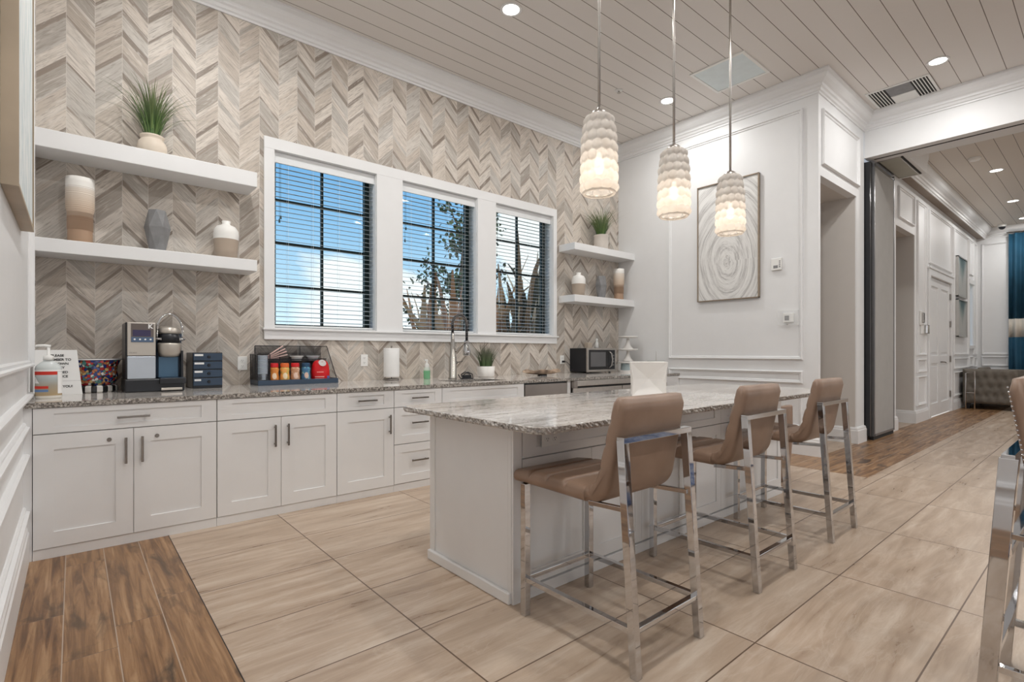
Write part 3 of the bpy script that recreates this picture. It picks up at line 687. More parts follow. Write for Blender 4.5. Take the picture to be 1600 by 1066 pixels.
# ============================================================ BAR STOOLS
def shell(b, pairs, xs, amp=0, chan=None):
    """pairs: (outer, inner) points in the YZ plane; xs: (x, inset, scale) stations across the width"""
    n = len(pairs); m_ = 2 * n; vs = []
    for x, d in xs:
        loop = []
        for i, (o_, q) in enumerate(pairs):
            o_ = Vector(o_); q = Vector(q); c_ = (q - o_).normalized(); tt = (q - o_).length
            loop.append(o_ + c_ * min(d, tt * .48))
        for i in range(n - 1, -1, -1):
            o_, q = Vector(pairs[i][0]), Vector(pairs[i][1]); c_ = (o_ - q).normalized(); tt = (q - o_).length
            loop.append(q + c_ * min(d, tt * .48))
        vs += [(x(i_ / (n - 1)) if callable(x) else x, p.x, p.y) for i_, p in zip(list(range(n)) + list(range(n - 1, -1, -1)), loop)]
    k = len(xs)
    fs = [(j * m_ + i, j * m_ + (i + 1) % m_, (j + 1) * m_ + (i + 1) % m_, (j + 1) * m_ + i) for j in range(k - 1) for i in range(m_)]
    fs += [tuple(range(m_))[::-1], tuple((k - 1) * m_ + i for i in range(m_))]
    b.add(vs, fs)
def bez(p0, p1, p2, n): return [tuple((1 - t) ** 2 * a + 2 * t * (1 - t) * q + t * t * c for a, q, c in zip(p0, p1, p2)) for t in [i / n for i in range(n + 1)]]
STITCH = mat('pale_thread', (.45, .33, .24), .6)
def make_stool(lab, top=1.01, tube=.032, bar_z=.855, nails=False, hw=.228, gr='taupe leather bar stools at the island'):
    t_ = T('bar_stool', lab, 'bar stool', (0, 0, 0), 0, gr)
    # seat (front at +y), channels across
    sp = []
    N = 132
    for i in range(N + 1):
        u = i / N; y = .365 - u * .43
        zi = .648 + .010 * math.sin(u * PI) - .006 * (1 - u) ** 6
        ph = (u * 4.0) % 1; zi -= .014 * math.exp(-((min(ph, 1 - ph)) / .075) ** 2) if .04 < u < .97 else 0
        sp.append(((y, .590 - .004 * u * u), (y, zi)))
    sp[0] = ((.360, .600), (.360, .634))
    xs = [(-hw, .022), (-hw + .004, .012), (-hw + .012, .004), (-hw + .03, .0), (-.1, 0), (0, 0), (.1, 0), (hw - .03, 0), (hw - .012, .004), (hw - .004, .012), (hw, .022)]
    b = MB(); shell(b, sp, xs); P('seat', b, LEATHER, t_, smooth=True)
    # backrest with the curved heel
    out = bez((-.065, .588), (-.165, .585), (-.190, .675), 10) + [(-.190 - .062 * k / 16, .675 + (top - .70) * k / 16) for k in range(1, 17)]
    inn = bez((-.065, .650), (-.105, .652), (-.122, .715), 10) + [(-.122 - .072 * k / 16, .715 + (top - .715) * k / 16) for k in range(1, 17)]
    bp = []
    M_ = len(out) - 1
    for i, (o_, q) in enumerate(zip(out, inn)):
        u = i / M_; ph = ((i - 6) / 5.0) % 1
        q = (q[0] + (.0 if i < 5 or i > M_ - 2 else .006 * math.exp(-(min(ph, 1 - ph) / .13) ** 2)) * -1, q[1])
        bp.append((o_, q))
    o_, q = bp[-1]; bp[-1] = ((o_[0] + .012, top - .004), (q[0] - .008, top))
    def xw(f):
        def g(u):                                        # outline of the back: rounded heel, slight taper to rounded top corners
            s_ = 1 - .07 * u
            if u < .22: s_ *= 1 - .10 * (1 - u / .22) ** 2 * (0 if u == 0 else 1) * .6
            if u > .95: s_ *= 1 - .03 * ((u - .95) / .05) ** 2
            return f * s_
        return g
    xs2 = [(xw(x), d) for x, d in xs]
    b = MB(); shell(b, bp, xs2); P('backrest', b, LEATHER, t_, smooth=True)
    # chrome frame: straight front legs, leaning rear legs joined by a top bar
    tb = tube; fx = .215
    for sx in (-1, 1):
        P('leg', MB().leg((sx * fx, .295, .0), (sx * fx, .295, .592), tb, tb), CHROME, t_, bevel=.002)
        P('leg', MB().leg((sx * fx, -.305, .0), (sx * fx, -.245, bar_z), tb, tb * 1.05), CHROME, t_, bevel=.002)
    P('top_bar', MB().box(-fx - tb / 2, fx + tb / 2, -.263, -.229, bar_z - .012, bar_z + .012), CHROME, t_, bevel=.002)
    sz = .165
    for sx in (-1, 1):
        P('stretcher', MB().bar((sx * fx, .295, sz), (sx * fx, -.295, sz), .024, .022), CHROME, t_, bevel=.0015)
        P('seat_rail', MB().bar((sx * (fx - .012), -.075, .586), (sx * (fx - .012), -.262, .596), .020, .018), CHROME, t_, bevel=.0015)
    P('stretcher', MB().bar((-fx, .295, sz), (fx, .295, sz), .024, .022), CHROME, t_, bevel=.0015)
    P('stretcher', MB().bar((-fx, -.293, sz), (fx, -.293, sz), .024, .022), CHROME, t_, bevel=.0015)
    b = MB()
    for sx in (-1, 1):
        for y in (.295, -.305): b.box(sx * fx - tb / 2 + .002, sx * fx + tb / 2 - .002, y - tb / 2 + .002, y + tb / 2 - .002, -.0, .004)
    P('glides', b, BLACK, t_)
    if nails:
        b = MB()
        for k in range(26):
            u = k / 25; y = -.205 - .062 * u; z = .70 + (top - .73) * u
            for sx in (-1, 1): b.sphere((sx * (hw - .001 - .016 * u), y + .02, z), .004, 6, 4)
        P('nailheads', b, CHROME, t_, smooth=True)
        P('side_rail', MB().bar((-fx, -.28, .47), (-fx, .29, .47), .03, .03).bar((-fx, -.28, .47), (fx, -.28, .47), .03, .03), CHROME, t_, bevel=.002)
    return t_
GS = 'taupe leather bar stools at the island'
st = make_stool('taupe leather and chrome bar stool at the near island corner, largest of the row')
dup(st, (2.778, 1.455, 0), 0, 'taupe leather and chrome bar stool in the middle of the island row', GS)
dup(st, (3.80, 1.46, 0), 0, 'taupe leather and chrome bar stool at the far end of the island row', GS)
st.location = (1.765, 1.435, 0)
s4 = make_stool('nailhead-trimmed bar stool with chrome leg, cut off by the edge of the photo', top=1.10, tube=.045, bar_z=.845, nails=True, hw=.252, gr='foreground stool')
s4.location = (2.485, -.02, 0); s4.rotation_euler = (0, 0, PI)
del s4['group']
# tub chair tucked under the island's far end
t_ = T('tub_chair', 'low rounded brown leather tub chair tucked against the far end of the island', 'chair', (4.95, 2.17, 0))
b = MB()
def tubf(u, v):
    a = -PI * .68 + u * PI * 1.36; r = .245 - .03 * (1 - v) + .012 * math.sin(v * PI)
    ht = .70 - .14 * (abs(u - .5) * 2) ** 2.5
    return (r * math.sin(a), -r * math.cos(a) * -1 * -1, .04 + v * (ht - .04))
b.grid(tubf, 28, 12); o_ = P('backrest', b, LEATHER, t_, smooth=True); s_ = o_.modifiers.new('s', 'SOLIDIFY'); s_.thickness = .05; s_.offset = -1
b_ = o_.modifiers.new('b', 'BEVEL'); b_.width = .015; b_.segments = 3; b_.limit_method = 'ANGLE'
P('seat', MB().lathe([(.17, .30), (.19, .32), (.19, .42), (.17, .45), (.10, .46)], seg=28), LEATHER, t_, smooth=True)
P('base', MB().lathe([(.19, .0), (.19, .30), (.1, .30)], seg=28), LEATHER, t_, smooth=True)

# ============================================================ PENDANTS
GLS, tq, bq = new_mat('bubbled_frosted_glass')
c_ = tq.ramp(tq.noise(tq.obj(), 12, 4), [(.3, (.86, .80, .74)), (.7, (.95, .92, .88))])
for n_ in list(tq.n):
    if n_.type == 'BSDF_PRINCIPLED': tq.n.remove(n_)
out_ = [n_ for n_ in tq.n if n_.type == 'OUTPUT_MATERIAL'][0]
tl_ = tq.n.new('ShaderNodeBsdfTranslucent'); df = tq.n.new('ShaderNodeBsdfDiffuse'); gl = tq.n.new('ShaderNodeBsdfGlossy'); tp = tq.n.new('ShaderNodeBsdfTransparent')
gl.inputs['Roughness'].default_value = .12
m1 = tq.n.new('ShaderNodeMixShader'); m2 = tq.n.new('ShaderNodeMixShader'); m3 = tq.n.new('ShaderNodeMixShader'); fr = tq.n.new('ShaderNodeFresnel'); fr.inputs[0].default_value = 1.5
for q in (tl_, df): tq.l.new(c_, q.inputs[0])
m1.inputs[0].default_value = .42; tq.l.new(tl_.outputs[0], m1.inputs[1]); tq.l.new(df.outputs[0], m1.inputs[2])
m2.inputs[0].default_value = .10; tq.l.new(m1.outputs[0], m2.inputs[1]); tq.l.new(tp.outputs[0], m2.inputs[2])
tq.l.new(tq.m('MULTIPLY', fr.outputs[0], .45), m3.inputs[0]); tq.l.new(m2.outputs[0], m3.inputs[1]); tq.l.new(gl.outputs[0], m3.inputs[2]); tq.l.new(m3.outputs[0], out_.inputs[0])
BULB = mat('lit_bulb', (1, .95, .9), .4, em=(1, .86, .70, 1), ems=3.5)
def pendant(lab, x, y, first=None):
    if first: return None
    t_ = T('pendant_lamp', lab, 'pendant lamp', (x, y, 2.10), 0, 'bubbled glass pendant lamps over the island')
    H = .455
    def R(v):                                  # v 0 bottom .. 1 top
        if v < .06: return .088 + .012 * v / .06
        if v < .60: return .100 - .006 * (v - .06) / .54
        return (.094 - .022 * ((v - .60) / .40) ** 1.5) * (1 - (.30 * ((v - .93) / .07) ** 2 if v > .93 else 0))
    NU, NV, rows, cols = 120, 96, 8, 11
    def f(u, v):
        r = R(v); zz = v * H
        q = v * rows; j = math.floor(q); fv = (q - j - .5) * 2
        uu = u * cols + (.5 if j % 2 else 0); fu = (uu - math.floor(uu) - .5) * 2
        d2 = fu * fu + fv * fv; bump = math.sqrt(max(0, 1 - d2 * .92)) * .015 * (.6 + .4 * r / .1)
        a = 2 * PI * u; return ((r + bump) * math.cos(a), (r + bump) * math.sin(a), zz)
    b = MB(); b.grid(f, NU, NV, True); P('glass_shade', b, GLS, t_, smooth=True)
    P('shade_rim', MB().lathe([(.080, 0), (.092, -.004), (.098, .004), (.092, .012), (.084, .010)], seg=40, cap0=False, cap1=False), GLS, t_, smooth=True)
    P('cap', MB().lathe([(.052, H - .012), (.050, H + .006), (.034, H + .022), (.012, H + .030), (.009, H + .045)], seg=28), STEEL, t_, smooth=True)
    P('bulb', MB().lathe([(.0005, .115), (.018, .12), (.028, .145), (.028, .17), (.016, .21), (.012, .235)], seg=18), BULB, t_, smooth=True)
    P('socket', MB().lathe([(.014, .235), (.018, .24), (.018, .33), (.008, .34), (.008, H)], seg=16), STEEL, t_)
    P('rod', MB().tube([(0, 0, H + .03), (0, 0, CZ - 2.10 - .02)], .0085, 10), STEEL, t_, smooth=True)
    P('canopy', MB().lathe([(.065, CZ - 2.10), (.064, CZ - 2.10 - .02), (.03, CZ - 2.10 - .03), (.008, CZ - 2.10 - .035)], seg=28), STEEL, t_, smooth=True)
    l = bpy.data.lights.new('lamp', 'POINT'); l.energy = .45; l.color = (1, .84, .66); l.shadow_soft_size = .03
    o_ = bpy.data.objects.new('lamp', l); COL.objects.link(o_); o_.parent = t_; o_.location = (0, 0, .085)
    return t_
pn = pendant('bubbled glass pendant lamp hanging nearest the camera, against the herringbone-look wall', 2.32, 1.95)
dup(pn, (3.096, 1.95, 2.10), .5, 'bubbled glass pendant lamp in the middle of the three', 'bubbled glass pendant lamps over the island')
dup(pn, (3.878, 1.95, 2.10), 1.1, 'bubbled glass pendant lamp hanging in front of the swirl painting', 'bubbled glass pendant lamps over the island')

# ============================================================ SHELVES
SHY = 4.71
for lab, x0, x1, z0, z1 in (('long white floating shelf carrying one grass plant, upper of the two near the picture', XL + .002, 1.182, 2.575, 2.70),
        ('long white floating shelf carrying three large vases above the coffee machine', XL + .002, 1.182, 1.865, 1.96),
        ('short white floating shelf right of the windows, upper one under a potted grass', 5.105, XA - .002, 2.565, 2.66),
        ('short white floating shelf right of the windows, lower one with three small vases', 5.105, XA - .002, 1.865, 1.96)):
    tag(P('floating_shelf', MB().box(x0, x1, SHY, W - .002, z0, z1), TRIM, bevel=.004), lab, 'shelf', 'white floating shelves')

def vase_tall(lab, loc, s=1.0, gr='striped cylinder vases'):
    m, t2, b2 = new_mat('striped_sand_ceramic'); x, y, z = t2.sep(t2.obj())
    ln = t2.m('SINE', t2.m('MULTIPLY', t2.m('ADD', z, t2.m('MULTIPLY', t2.noise(t2.xyz(0, 0, z), 14, 2), .05)), 620))
    zz = t2.m('DIVIDE', z, .475)
    c = t2.ramp(zz, [(0, (.40, .26, .17)), (.40, (.46, .31, .21)), (.42, (.58, .44, .33)), (.62, (.68, .57, .46)), (.82, (.80, .74, .66)), (.84, (.86, .84, .80))])
    band = t2.m('MULTIPLY', t2.remap(ln, .2, .9), t2.m('MULTIPLY', t2.m('GREATER_THAN', zz, .34), t2.m('LESS_THAN', zz, .86)))
    c = t2.mix(t2.m('MULTIPLY', band, .55), c, (.36, .23, .15)); t2.set(b2.inputs['Base Color'], c); b2.inputs['Roughness'].default_value = .55
    pr = [(.001, 0), (.068, 0), (.072, .01), (.070, .12), (.069, .21), (.078, .235), (.082, .26), (.083, .44), (.080, .475), (.074, .475), (.074, .10), (.001, .10)]
    o_ = P('striped_vase', MB().lathe([(r * s, z_ * s) for r, z_ in pr], seg=36, cap0=False, cap1=False), m, smooth=True, loc=loc)
    for p_ in o_.data.polygons: p_.use_smooth = True
    return tag(o_, lab, 'vase')
vase_tall('tall striped cylinder vase shading from white to brown, near the picture', (.037, 4.86, 1.96))
def vase_facet(lab, loc, rz=0, s=1.0):
    vs = []; n = 6; prof = [(.055, 0, 0), (.088, .19, .5), (.062, .325, 0)]
    b = MB()
    for r, z_, o_ in prof:
        for k in range(n):
            a = 2 * PI * (k + o_) / n; vs.append((r * s * math.cos(a), r * s * math.sin(a), z_ * s))
    fs = []
    for k in range(n):
        k1 = (k + 1) % n
        fs += [(k, k1, n + k), (k1, n + k1, n + k), (n + k, n + k1, 2 * n + k1), (n + k, 2 * n + k1, 2 * n + k)]
    fs += [tuple(range(n))[::-1], tuple(2 * n + k for k in range(n))]
    b.add(vs, fs)
    o_ = P('faceted_vase', b, GREYC, loc=loc); o_.rotation_euler = (0, 0, rz); return tag(o_, lab, 'vase')
vase_facet('large grey faceted vase between the striped cylinder and the two-tone jug', (.50, 4.86, 1.96), .3)
def vase_two(lab, loc, s=1.0):
    m, t2, b2 = new_mat('two_tone_ceramic'); x, y, z = t2.sep(t2.obj())
    c = t2.mix(t2.m('GREATER_THAN', z, .165 * s), (.42, .34, .27), (.86, .85, .82))
    ln = t2.m('MULTIPLY', t2.remap(t2.m('SINE', t2.m('MULTIPLY', z, 500 / s)), .7, 1), .18); c = t2.mix(ln, c, (.3, .27, .24))
    t2.set(b2.inputs['Base Color'], c); b2.inputs['Roughness'].default_value = .45
    pr = [(.001, 0), (.066, 0), (.080, .012), (.088, .08), (.094, .165), (.095, .21), (.090, .245), (.070, .275), (.036, .290), (.030, .298), (.033, .322), (.026, .322), (.024, .29), (.001, .288)]
    o_ = P('two_tone_vase', MB().lathe([(r * s, z_ * s) for r, z_ in pr], seg=40, cap0=False, cap1=False), m, smooth=True, loc=loc)
    return tag(o_, lab, 'vase')
vase_two('large round-shouldered vase, white above and sand brown below, by the shelf end', (.978, 4.86, 1.96))
vase_two('small two-tone white and sand vase beside the right window', (5.345, 4.86, 1.96), 1.02)
vase_facet('grey faceted vase in the middle of the small lower shelf', (5.83, 4.86, 1.96), .1, 1.0)
vase_tall('striped vase with flared brown foot in the corner of the small lower shelf', (6.21, 4.84, 1.96), .98)

GRASS, tg2, bg2 = new_mat('grass_blade'); x, y, z = tg2.sep(tg2.obj())
nn = tg2.n.new('ShaderNodeNewGeometry')
c_ = tg2.mix(nn.outputs['Random Per Island'], (.03, .10, .025), (.15, .24, .07)); c_ = tg2.mix(tg2.remap(z, .25, .50), c_, (.22, .26, .13))
tg2.set(bg2.inputs['Base Color'], c_); bg2.inputs['Roughness'].default_value = .45
DRYG, td2, bd2 = new_mat('grass_blade_dusty'); x, y, z = td2.sep(td2.obj()); nn = td2.n.new('ShaderNodeNewGeometry')
c_ = td2.mix(nn.outputs['Random Per Island'], (.04, .11, .03), (.13, .20, .08)); c_ = td2.mix(td2.remap(z, .16, .38), c_, (.25, .22, .19))
td2.set(bd2.inputs['Base Color'], c_); bd2.inputs['Roughness'].default_value = .5
def grass(n, h0, h1, spread, r0, seed, w_=.004, droop=.25, z0=0, xs=1.0, ylim=.135):
    R_ = random.Random(seed); b = MB()
    for _ in range(n):
        a = R_.uniform(0, 2 * PI); rr_ = r0 * math.sqrt(R_.random()); lean = R_.random() ** .8 * spread
        h = R_.uniform(h0, h1) * (1 - .12 * lean / spread); ww = w_ * R_.uniform(.6, 1.2)
        dx, dy = math.cos(a), math.sin(a); px, py = -dy, dx; dr = R_.uniform(.2, 1) * droop * (lean / spread + .2)
        pts = []
        for k in range(7):
            u = k / 6; off = lean * u ** 1.5 + dr * h * u ** 4
            yy = dy * (rr_ + off); yy = yy if yy < ylim * .6 else ylim * .6 + (yy - ylim * .6) * .35; pts.append(((dx * (rr_ + off)) * xs, min(yy, ylim), z0 + h * (u - dr * u ** 4 * .6)))
        vs = []
        for k, p in enumerate(pts):
            q = ww * (1 - (k / 6) ** 1.6) + .0003
            vs += [(p[0] - px * q, p[1] - py * q, p[2]), (p[0] + px * q, p[1] + py * q, p[2])]
        b.add(vs, [(2 * k, 2 * k + 1, 2 * k + 3, 2 * k + 2) for k in range(6)])
    return b
def potted(lab, loc, potp, potm, gr, gm, rim, cat='plant', square=False):
    t_ = T('potted_grass', lab, cat, loc, 0)
    P('pot', MB().lathe(potp, seg=36, cap0=False, cap1=False), potm, t_, smooth=True)
    P('soil', MB().lathe([(.001, rim[1]), (rim[0], rim[1])], seg=24), mat('dark_soil', (.05, .035, .025), .9), t_)
    P('foliage', gr, gm, t_); return t_
potted('bushy artificial grass in a beige clay pot on the long upper shelf', (.466, 4.86, 2.70),
       [(.001, 0), (.072, 0), (.090, .02), (.098, .06), (.092, .10), (.076, .122), (.070, .130), (.078, .142), (.080, .156), (.072, .158), (.066, .14), (.001, .13)], POTB,
       grass(230, .26, .50, .20, .05, 3, .0048, .45, .13), GRASS, (.068, .135))
potted('bushy artificial grass in a pale pot on the short upper shelf', (5.815, 4.85, 2.66),
       [(.001, 0), (.085, 0), (.100, .02), (.105, .10), (.098, .19), (.108, .205), (.104, .212), (.09, .20), (.001, .19)], mat('pale_grey_pot', (.62, .57, .52), .55),
       grass(260, .28, .46, .26, .06, 5, .0055, .35, .19), GRASS, (.095, .195))
b = MB(); b.lathe([(.001, 0), (.088, 0), (.102, .015), (.104, .125), (.098, .125), (.096, .02), (.001, .02)], seg=40, cap0=False, cap1=False)
potted('potted dusty green grass in a short white pot beside the kitchen tap', (3.665, 4.78, .895),
       [(.001, 0), (.086, 0), (.098, .012), (.104, .125), (.097, .125), (.092, .02), (.001, .02)], CERAM,
       grass(230, .20, .34, .13, .075, 9, .0045, .2, .10), DRYG, (.095, .105))

# ============================================================ PICTURES
def swirl():
    m, t2, b2 = new_mat('swirl_canvas'); x, y, z = t2.sep(t2.obj())
    dy = t2.m('DIVIDE', y, .62); dz = t2.m('ADD', z, .27)
    n1 = t2.noise(t2.obj(), 1.6, 3, .5); r = t2.m('SQRT', t2.m('ADD', t2.m('MULTIPLY', dy, dy), t2.m('MULTIPLY', dz, dz)))
    a = t2.m('ARCTAN2', dz, dy); rr_ = t2.m('ADD', r, t2.m('MULTIPLY', n1, .14))
    fine = t2.noise(t2.xyz(t2.m('MULTIPLY', rr_, 30), t2.m('MULTIPLY', a, .9), 0), 1.0, 9, .8)
    wave = t2.m('ADD', t2.m('MULTIPLY', t2.m('SINE', t2.m('MULTIPLY', rr_, 38)), .04), fine)
    c = t2.ramp(wave, [(.30, (.24, .235, .23)), (.43, (.54, .53, .52)), (.52, (.74, .735, .72)), (.7, (.84, .835, .82))])
    t2.set(b2.inputs['Base Color'], c); b2.inputs['Roughness'].default_value = .6; t2.set(b2.inputs['Normal'], t2.bump(wave, .25, .004)); return m
t_ = T('framed_painting', 'tall abstract painting of grey concentric swirls in a thin champagne frame', 'painting', (XA - .002, 3.256, 2.62))
b = MB(); hy, hz = .408, .765
P('canvas', MB().box(-.028, -.004, -hy + .012, hy - .012, -hz + .012, hz - .012), swirl(), t_)
P('frame', b.box(-.045, 0, -hy, -hy + .012, -hz, hz).box(-.045, 0, hy - .012, hy, -hz, hz).box(-.045, 0, -hy, hy, -hz, -hz + .012).box(-.045, 0, -hy, hy, hz - .012, hz), GOLDW, t_, bevel=.002)
m, t2, b2 = new_mat('pale_aqua_canvas'); o_ = t2.obj(); x, y, z = t2.sep(o_)
c_ = t2.ramp(t2.noise(t2.xyz(0, t2.m('MULTIPLY', y, 7), t2.m('MULTIPLY', z, 1.5)), 2.5, 6, .65, 1), [(.35, (.50, .60, .63)), (.5, (.74, .79, .80)), (.7, (.86, .87, .85))])
t2.set(b2.inputs['Base Color'], c_); b2.inputs['Roughness'].default_value = .6; AQ = m
t_ = T('framed_painting', 'large pale aqua canvas in a beige wood float frame on the panelled side wall', 'painting', (XL + .001, 3.30, 2.62))
P('canvas', MB().box(.01, .046, -.50, .48, -.775, .78), AQ, t_)
P('frame', MB().box(0.0, .052, -.52, -.505, -.775, .785).box(0, .052, .485, .50, -.775, .785).box(0, .052, -.52, .50, -.79, -.775).box(0, .052, -.52, .50, .785, .80), mat('beige_oak', (.42, .34, .25), .5, var=.12, scale=3), t_)
def teal():
    m, t2, b2 = new_mat('teal_brush_canvas'); x, y, z = t2.sep(t2.obj())
    n1 = t2.noise(t2.xyz(t2.m('MULTIPLY', x, 9), 0, t2.m('MULTIPLY', z, 1.2)), 2, 5, .6)
    q = t2.m('SUBTRACT', t2.m('ADD', t2.m('MULTIPLY', z, 1.3), t2.m('MULTIPLY', n1, .9)), t2.m('MULTIPLY', t2.m('ABSOLUTE', x), 1.1))
    c = t2.ramp(q, [(.25, (.42, .43, .42)), (.50, (.24, .29, .28)), (.70, (.07, .13, .14)), (1, (.03, .06, .07))]); t2.set(b2.inputs['Base Color'], c); return m
TEAL = teal()
for lab, z0, z1 in (('upper of two tall grey and teal canvases past the double door', 2.352, 3.20), ('lower of two tall grey and teal canvases past the double door', 1.51, 2.30)):
    t_ = T('framed_painting', lab, 'painting', (14.47, YA - .002, (z0 + z1) / 2), 0, 'teal canvases in the next room'); h = (z1 - z0) / 2
    P('canvas', MB().box(-.45, .45, -.035, -.005, -h + .02, h - .02), TEAL, t_)
    P('frame', MB().box(-.48, -.455, -.05, 0, -h, h).box(.455, .48, -.05, 0, -h, h).box(-.48, .48, -.05, 0, -h, -h + .02).box(-.48, .48, -.05, 0, h - .02, h), mat('silver_frame', (.55, .54, .52), .35, .7), t_)

# wall devices
t_ = T('sensor_box', 'small white wall sensor box with a grey display beside the swirl painting', 'sensor', (XA - .001, 2.65, 2.235))
P('housing', MB().box(-.03, 0, -.06, .06, -.072, .072), PLASTIC, t_, bevel=.006); P('display', MB().box(-.032, -.029, -.02, .03, -.048, -.015), GREYC, t_)
b = MB()
for k in range(4): b.box(-.032, -.029, -.05, -.034, -.04 + k * .022, -.028 + k * .022)
P('buttons', b, GREYC, t_)
t_ = T('thermostat', 'white thermostat under a clear cover on the panelled side wall', 'thermostat', (XA - .001, 2.512, 1.588))
P('housing', MB().box(-.03, 0, -.055, .06, -.052, .052), PLASTIC, t_, bevel=.004); P('screen', MB().box(-.032, -.029, -.01, .04, -.03, .025), GREYC, t_)
CLEAR = mat('clear_acrylic', (.92, .94, .94), .05, alpha=.16)
P('cover', MB().box(-.055, -.001, -.115, .115, -.088, .088), CLEAR, t_, bevel=.006); P('lock', MB().sphere((-.058, 0, -.08), .008, 10, 6), STEEL, t_)
t_ = T('alarm_strobe', 'small grey and chrome alarm station above the keypad in the next room', 'alarm', (11.06, YA - .001, 1.77))
P('housing', MB().box(-.09, .09, -.03, 0, -.12, .12), PLASTIC, t_, bevel=.006); P('lens', MB().box(-.06, .06, -.05, -.03, -.08, .09), STEEL, t_, bevel=.01)
t_ = T('keypad', 'white keypad box between the passage and the double door', 'keypad', (11.24, YA - .001, 1.585))
P('housing', MB().box(-.2, .2, -.02, 0, -.085, .085), PLASTIC, t_, bevel=.006); P('cover', MB().box(-.02, .17, -.06, -.02, -.075, .075), CHROME, t_, bevel=.01)
tag(P('light_switch', MB().box(-.04, .04, -.008, 0, -.06, .06).box(-.012, .012, -.014, -.008, -.03, .03), PLASTIC, loc=(11.1, YA - .001, 1.22), bevel=.002), 'white light switch below the keypad in the next room', 'switch')

# ============================================================ NEXT ROOM
t_ = T('curtain', 'long blue curtain with a broad white band at the far wall', 'curtain', (FX - .12, .95, 0))
BLUEC = mat('teal_blue_fabric', (.012, .070, .125), .75, var=.15, scale=4, bump=.1); CREAM = mat('cream_fabric', (.62, .58, .52), .8, var=.04)
def wave(z0, z1, name, m_, par):
    b = MB(); b.grid(lambda u, v: (.045 * math.sin(u * 2 * PI * 9) + .012 * math.sin(u * 41), .68 - u * 1.36, z0 + (z1 - z0) * v), 120, 2)
    o_ = P(name, b, m_, par, smooth=True); s_ = o_.modifiers.new('s', 'SOLIDIFY'); s_.thickness = .006
wave(.02, 1.53, 'lower_panel', BLUEC, t_); wave(1.53, 1.95, 'white_band', CREAM, t_); wave(1.95, 3.90, 'upper_panel', BLUEC, t_)
P('rod', MB().tube([(0, -1.0, 3.93), (0, .72, 3.93)], .015, 10), PEWTER, t_)
GV, tv, bv = new_mat('grey_tufted_fabric'); tv.set(bv.inputs['Base Color'], tv.ramp(tv.noise(tv.obj(), 9, 3), [(.3, (.135, .12, .10)), (.7, (.19, .17, .145))])); bv.inputs['Roughness'].default_value = .85
t_ = T('tufted_sofa', 'low grey button-tufted sofa standing by the wall in the next room', 'sofa', (14.3, 1.30, 0))
def tuft(a, c_, p0, ex, ey, nrm, nu, nv, dep):
    def f(u, v):
        gu, gv = u * a, v * c_
        best = 9
        for i in range(-1, a + 2):
            for j in range(-1, c_ + 2):
                cu = i + (.5 if j % 2 else 0); best = min(best, (gu - cu) ** 2 + (gv - j) ** 2)
        edge = min(u, 1 - u, v, 1 - v); e_ = min(1, edge / .06)
        h = dep * (1 - math.exp(-best / .09)) * e_ - .03 * (1 - e_) ** 2
        return tuple(Vector(p0) + Vector(ex) * u + Vector(ey) * v + Vector(nrm) * h)
    return MB().grid(f, nu, nv)
P('body', MB().box(.04, 1.86, .04, .83, .12, .42).box(.04, 1.86, .60, .84, .12, .80), GV, t_, bevel=.02)
P('arm', MB().box(.04, .24, .02, .82, .12, .80), GV, t_, bevel=.03)
P('arm', MB().box(1.66, 1.86, .02, .82, .12, .80), GV, t_, bevel=.03)
P('arm_panel', tuft(6, 4, (.02, .84, .12), (0, -.84, 0), (0, 0, .72), (-1, 0, 0), 72, 54, .028), GV, t_, smooth=True)
P('back_panel', tuft(9, 3, (.25, .60, .42), (1.4, 0, 0), (0, 0, .44), (0, -1, 0), 90, 40, .025), GV, t_, smooth=True)
P('seat_cushion', MB().box(.25, 1.65, .02, .60, .42, .52), mat('tan_leather', (.30, .19, .12), .4), t_, bevel=.03)
for xx in (.12, 1.78):
    for yy in (.08, .76): P('leg', MB().leg((xx, yy, 0), (xx, yy, .13), .05, .07), BLACK, t_)
t_ = T('luggage_stand', 'small dark and chrome stand beside the far sofa', 'stand', (14.12, 2.0, 0))
P('frame', MB().tube([(0, .06, 0), (0, .06, .75), (0, -.08, .80), (0, -.08, .0)], .012, 8).tube([(0, .06, .35), (0, -.08, .35)], .01, 8), CHROME, t_, smooth=True)
# ============================================================ COUNTER OBJECTS
K = .895
INK = mat('black_ink', (.02, .02, .02), .6); REDI = mat('red_label', (.60, .035, .02), .45); WHT = mat('white_label', (.85, .85, .84), .5)
# hand soap refill bottle with a pump
t_ = T('pump_bottle', 'large clear pump bottle with a red and white label in front of the printed sign', 'bottle', (-.118, 4.32, K))
m, t2, b2 = new_mat('clear_bottle_liquid'); x, y, z = t2.sep(t2.obj())
c = t2.ramp(z, [(.0, (.80, .78, .72)), (.016, (.80, .78, .72)), (.02, (.46, .34, .19)), (.08, (.40, .36, .28)), (.12, (.42, .46, .46)), (.17, (.62, .66, .66))])
t2.set(b2.inputs['Base Color'], c); b2.inputs['Roughness'].default_value = .12
P('bottle_body', MB().lathe([(.001, 0), (.060, 0), (.064, .008), (.064, .185), (.060, .20), (.040, .222), (.024, .232), (.024, .245), (.001, .245)], seg=40, sy=.72), m, t_, smooth=True)
def band(r, a0, a1, z0, z1, m_, par, nm, sy=.72, n=14):
    b = MB(); b.grid(lambda u, v: (r * math.sin(math.radians(a0 + (a1 - a0) * u)), -r * sy * math.cos(math.radians(a0 + (a1 - a0) * u)), z0 + (z1 - z0) * v), n, 1)
    return P(nm, b, m_, par, smooth=True)
band(.0652, -80, 80, .168, .178, WHT, t_, 'label'); band(.0652, -78, 40, .147, .168, REDI, t_, 'label'); band(.0652, 42, 85, .03, .165, WHT, t_, 'label')
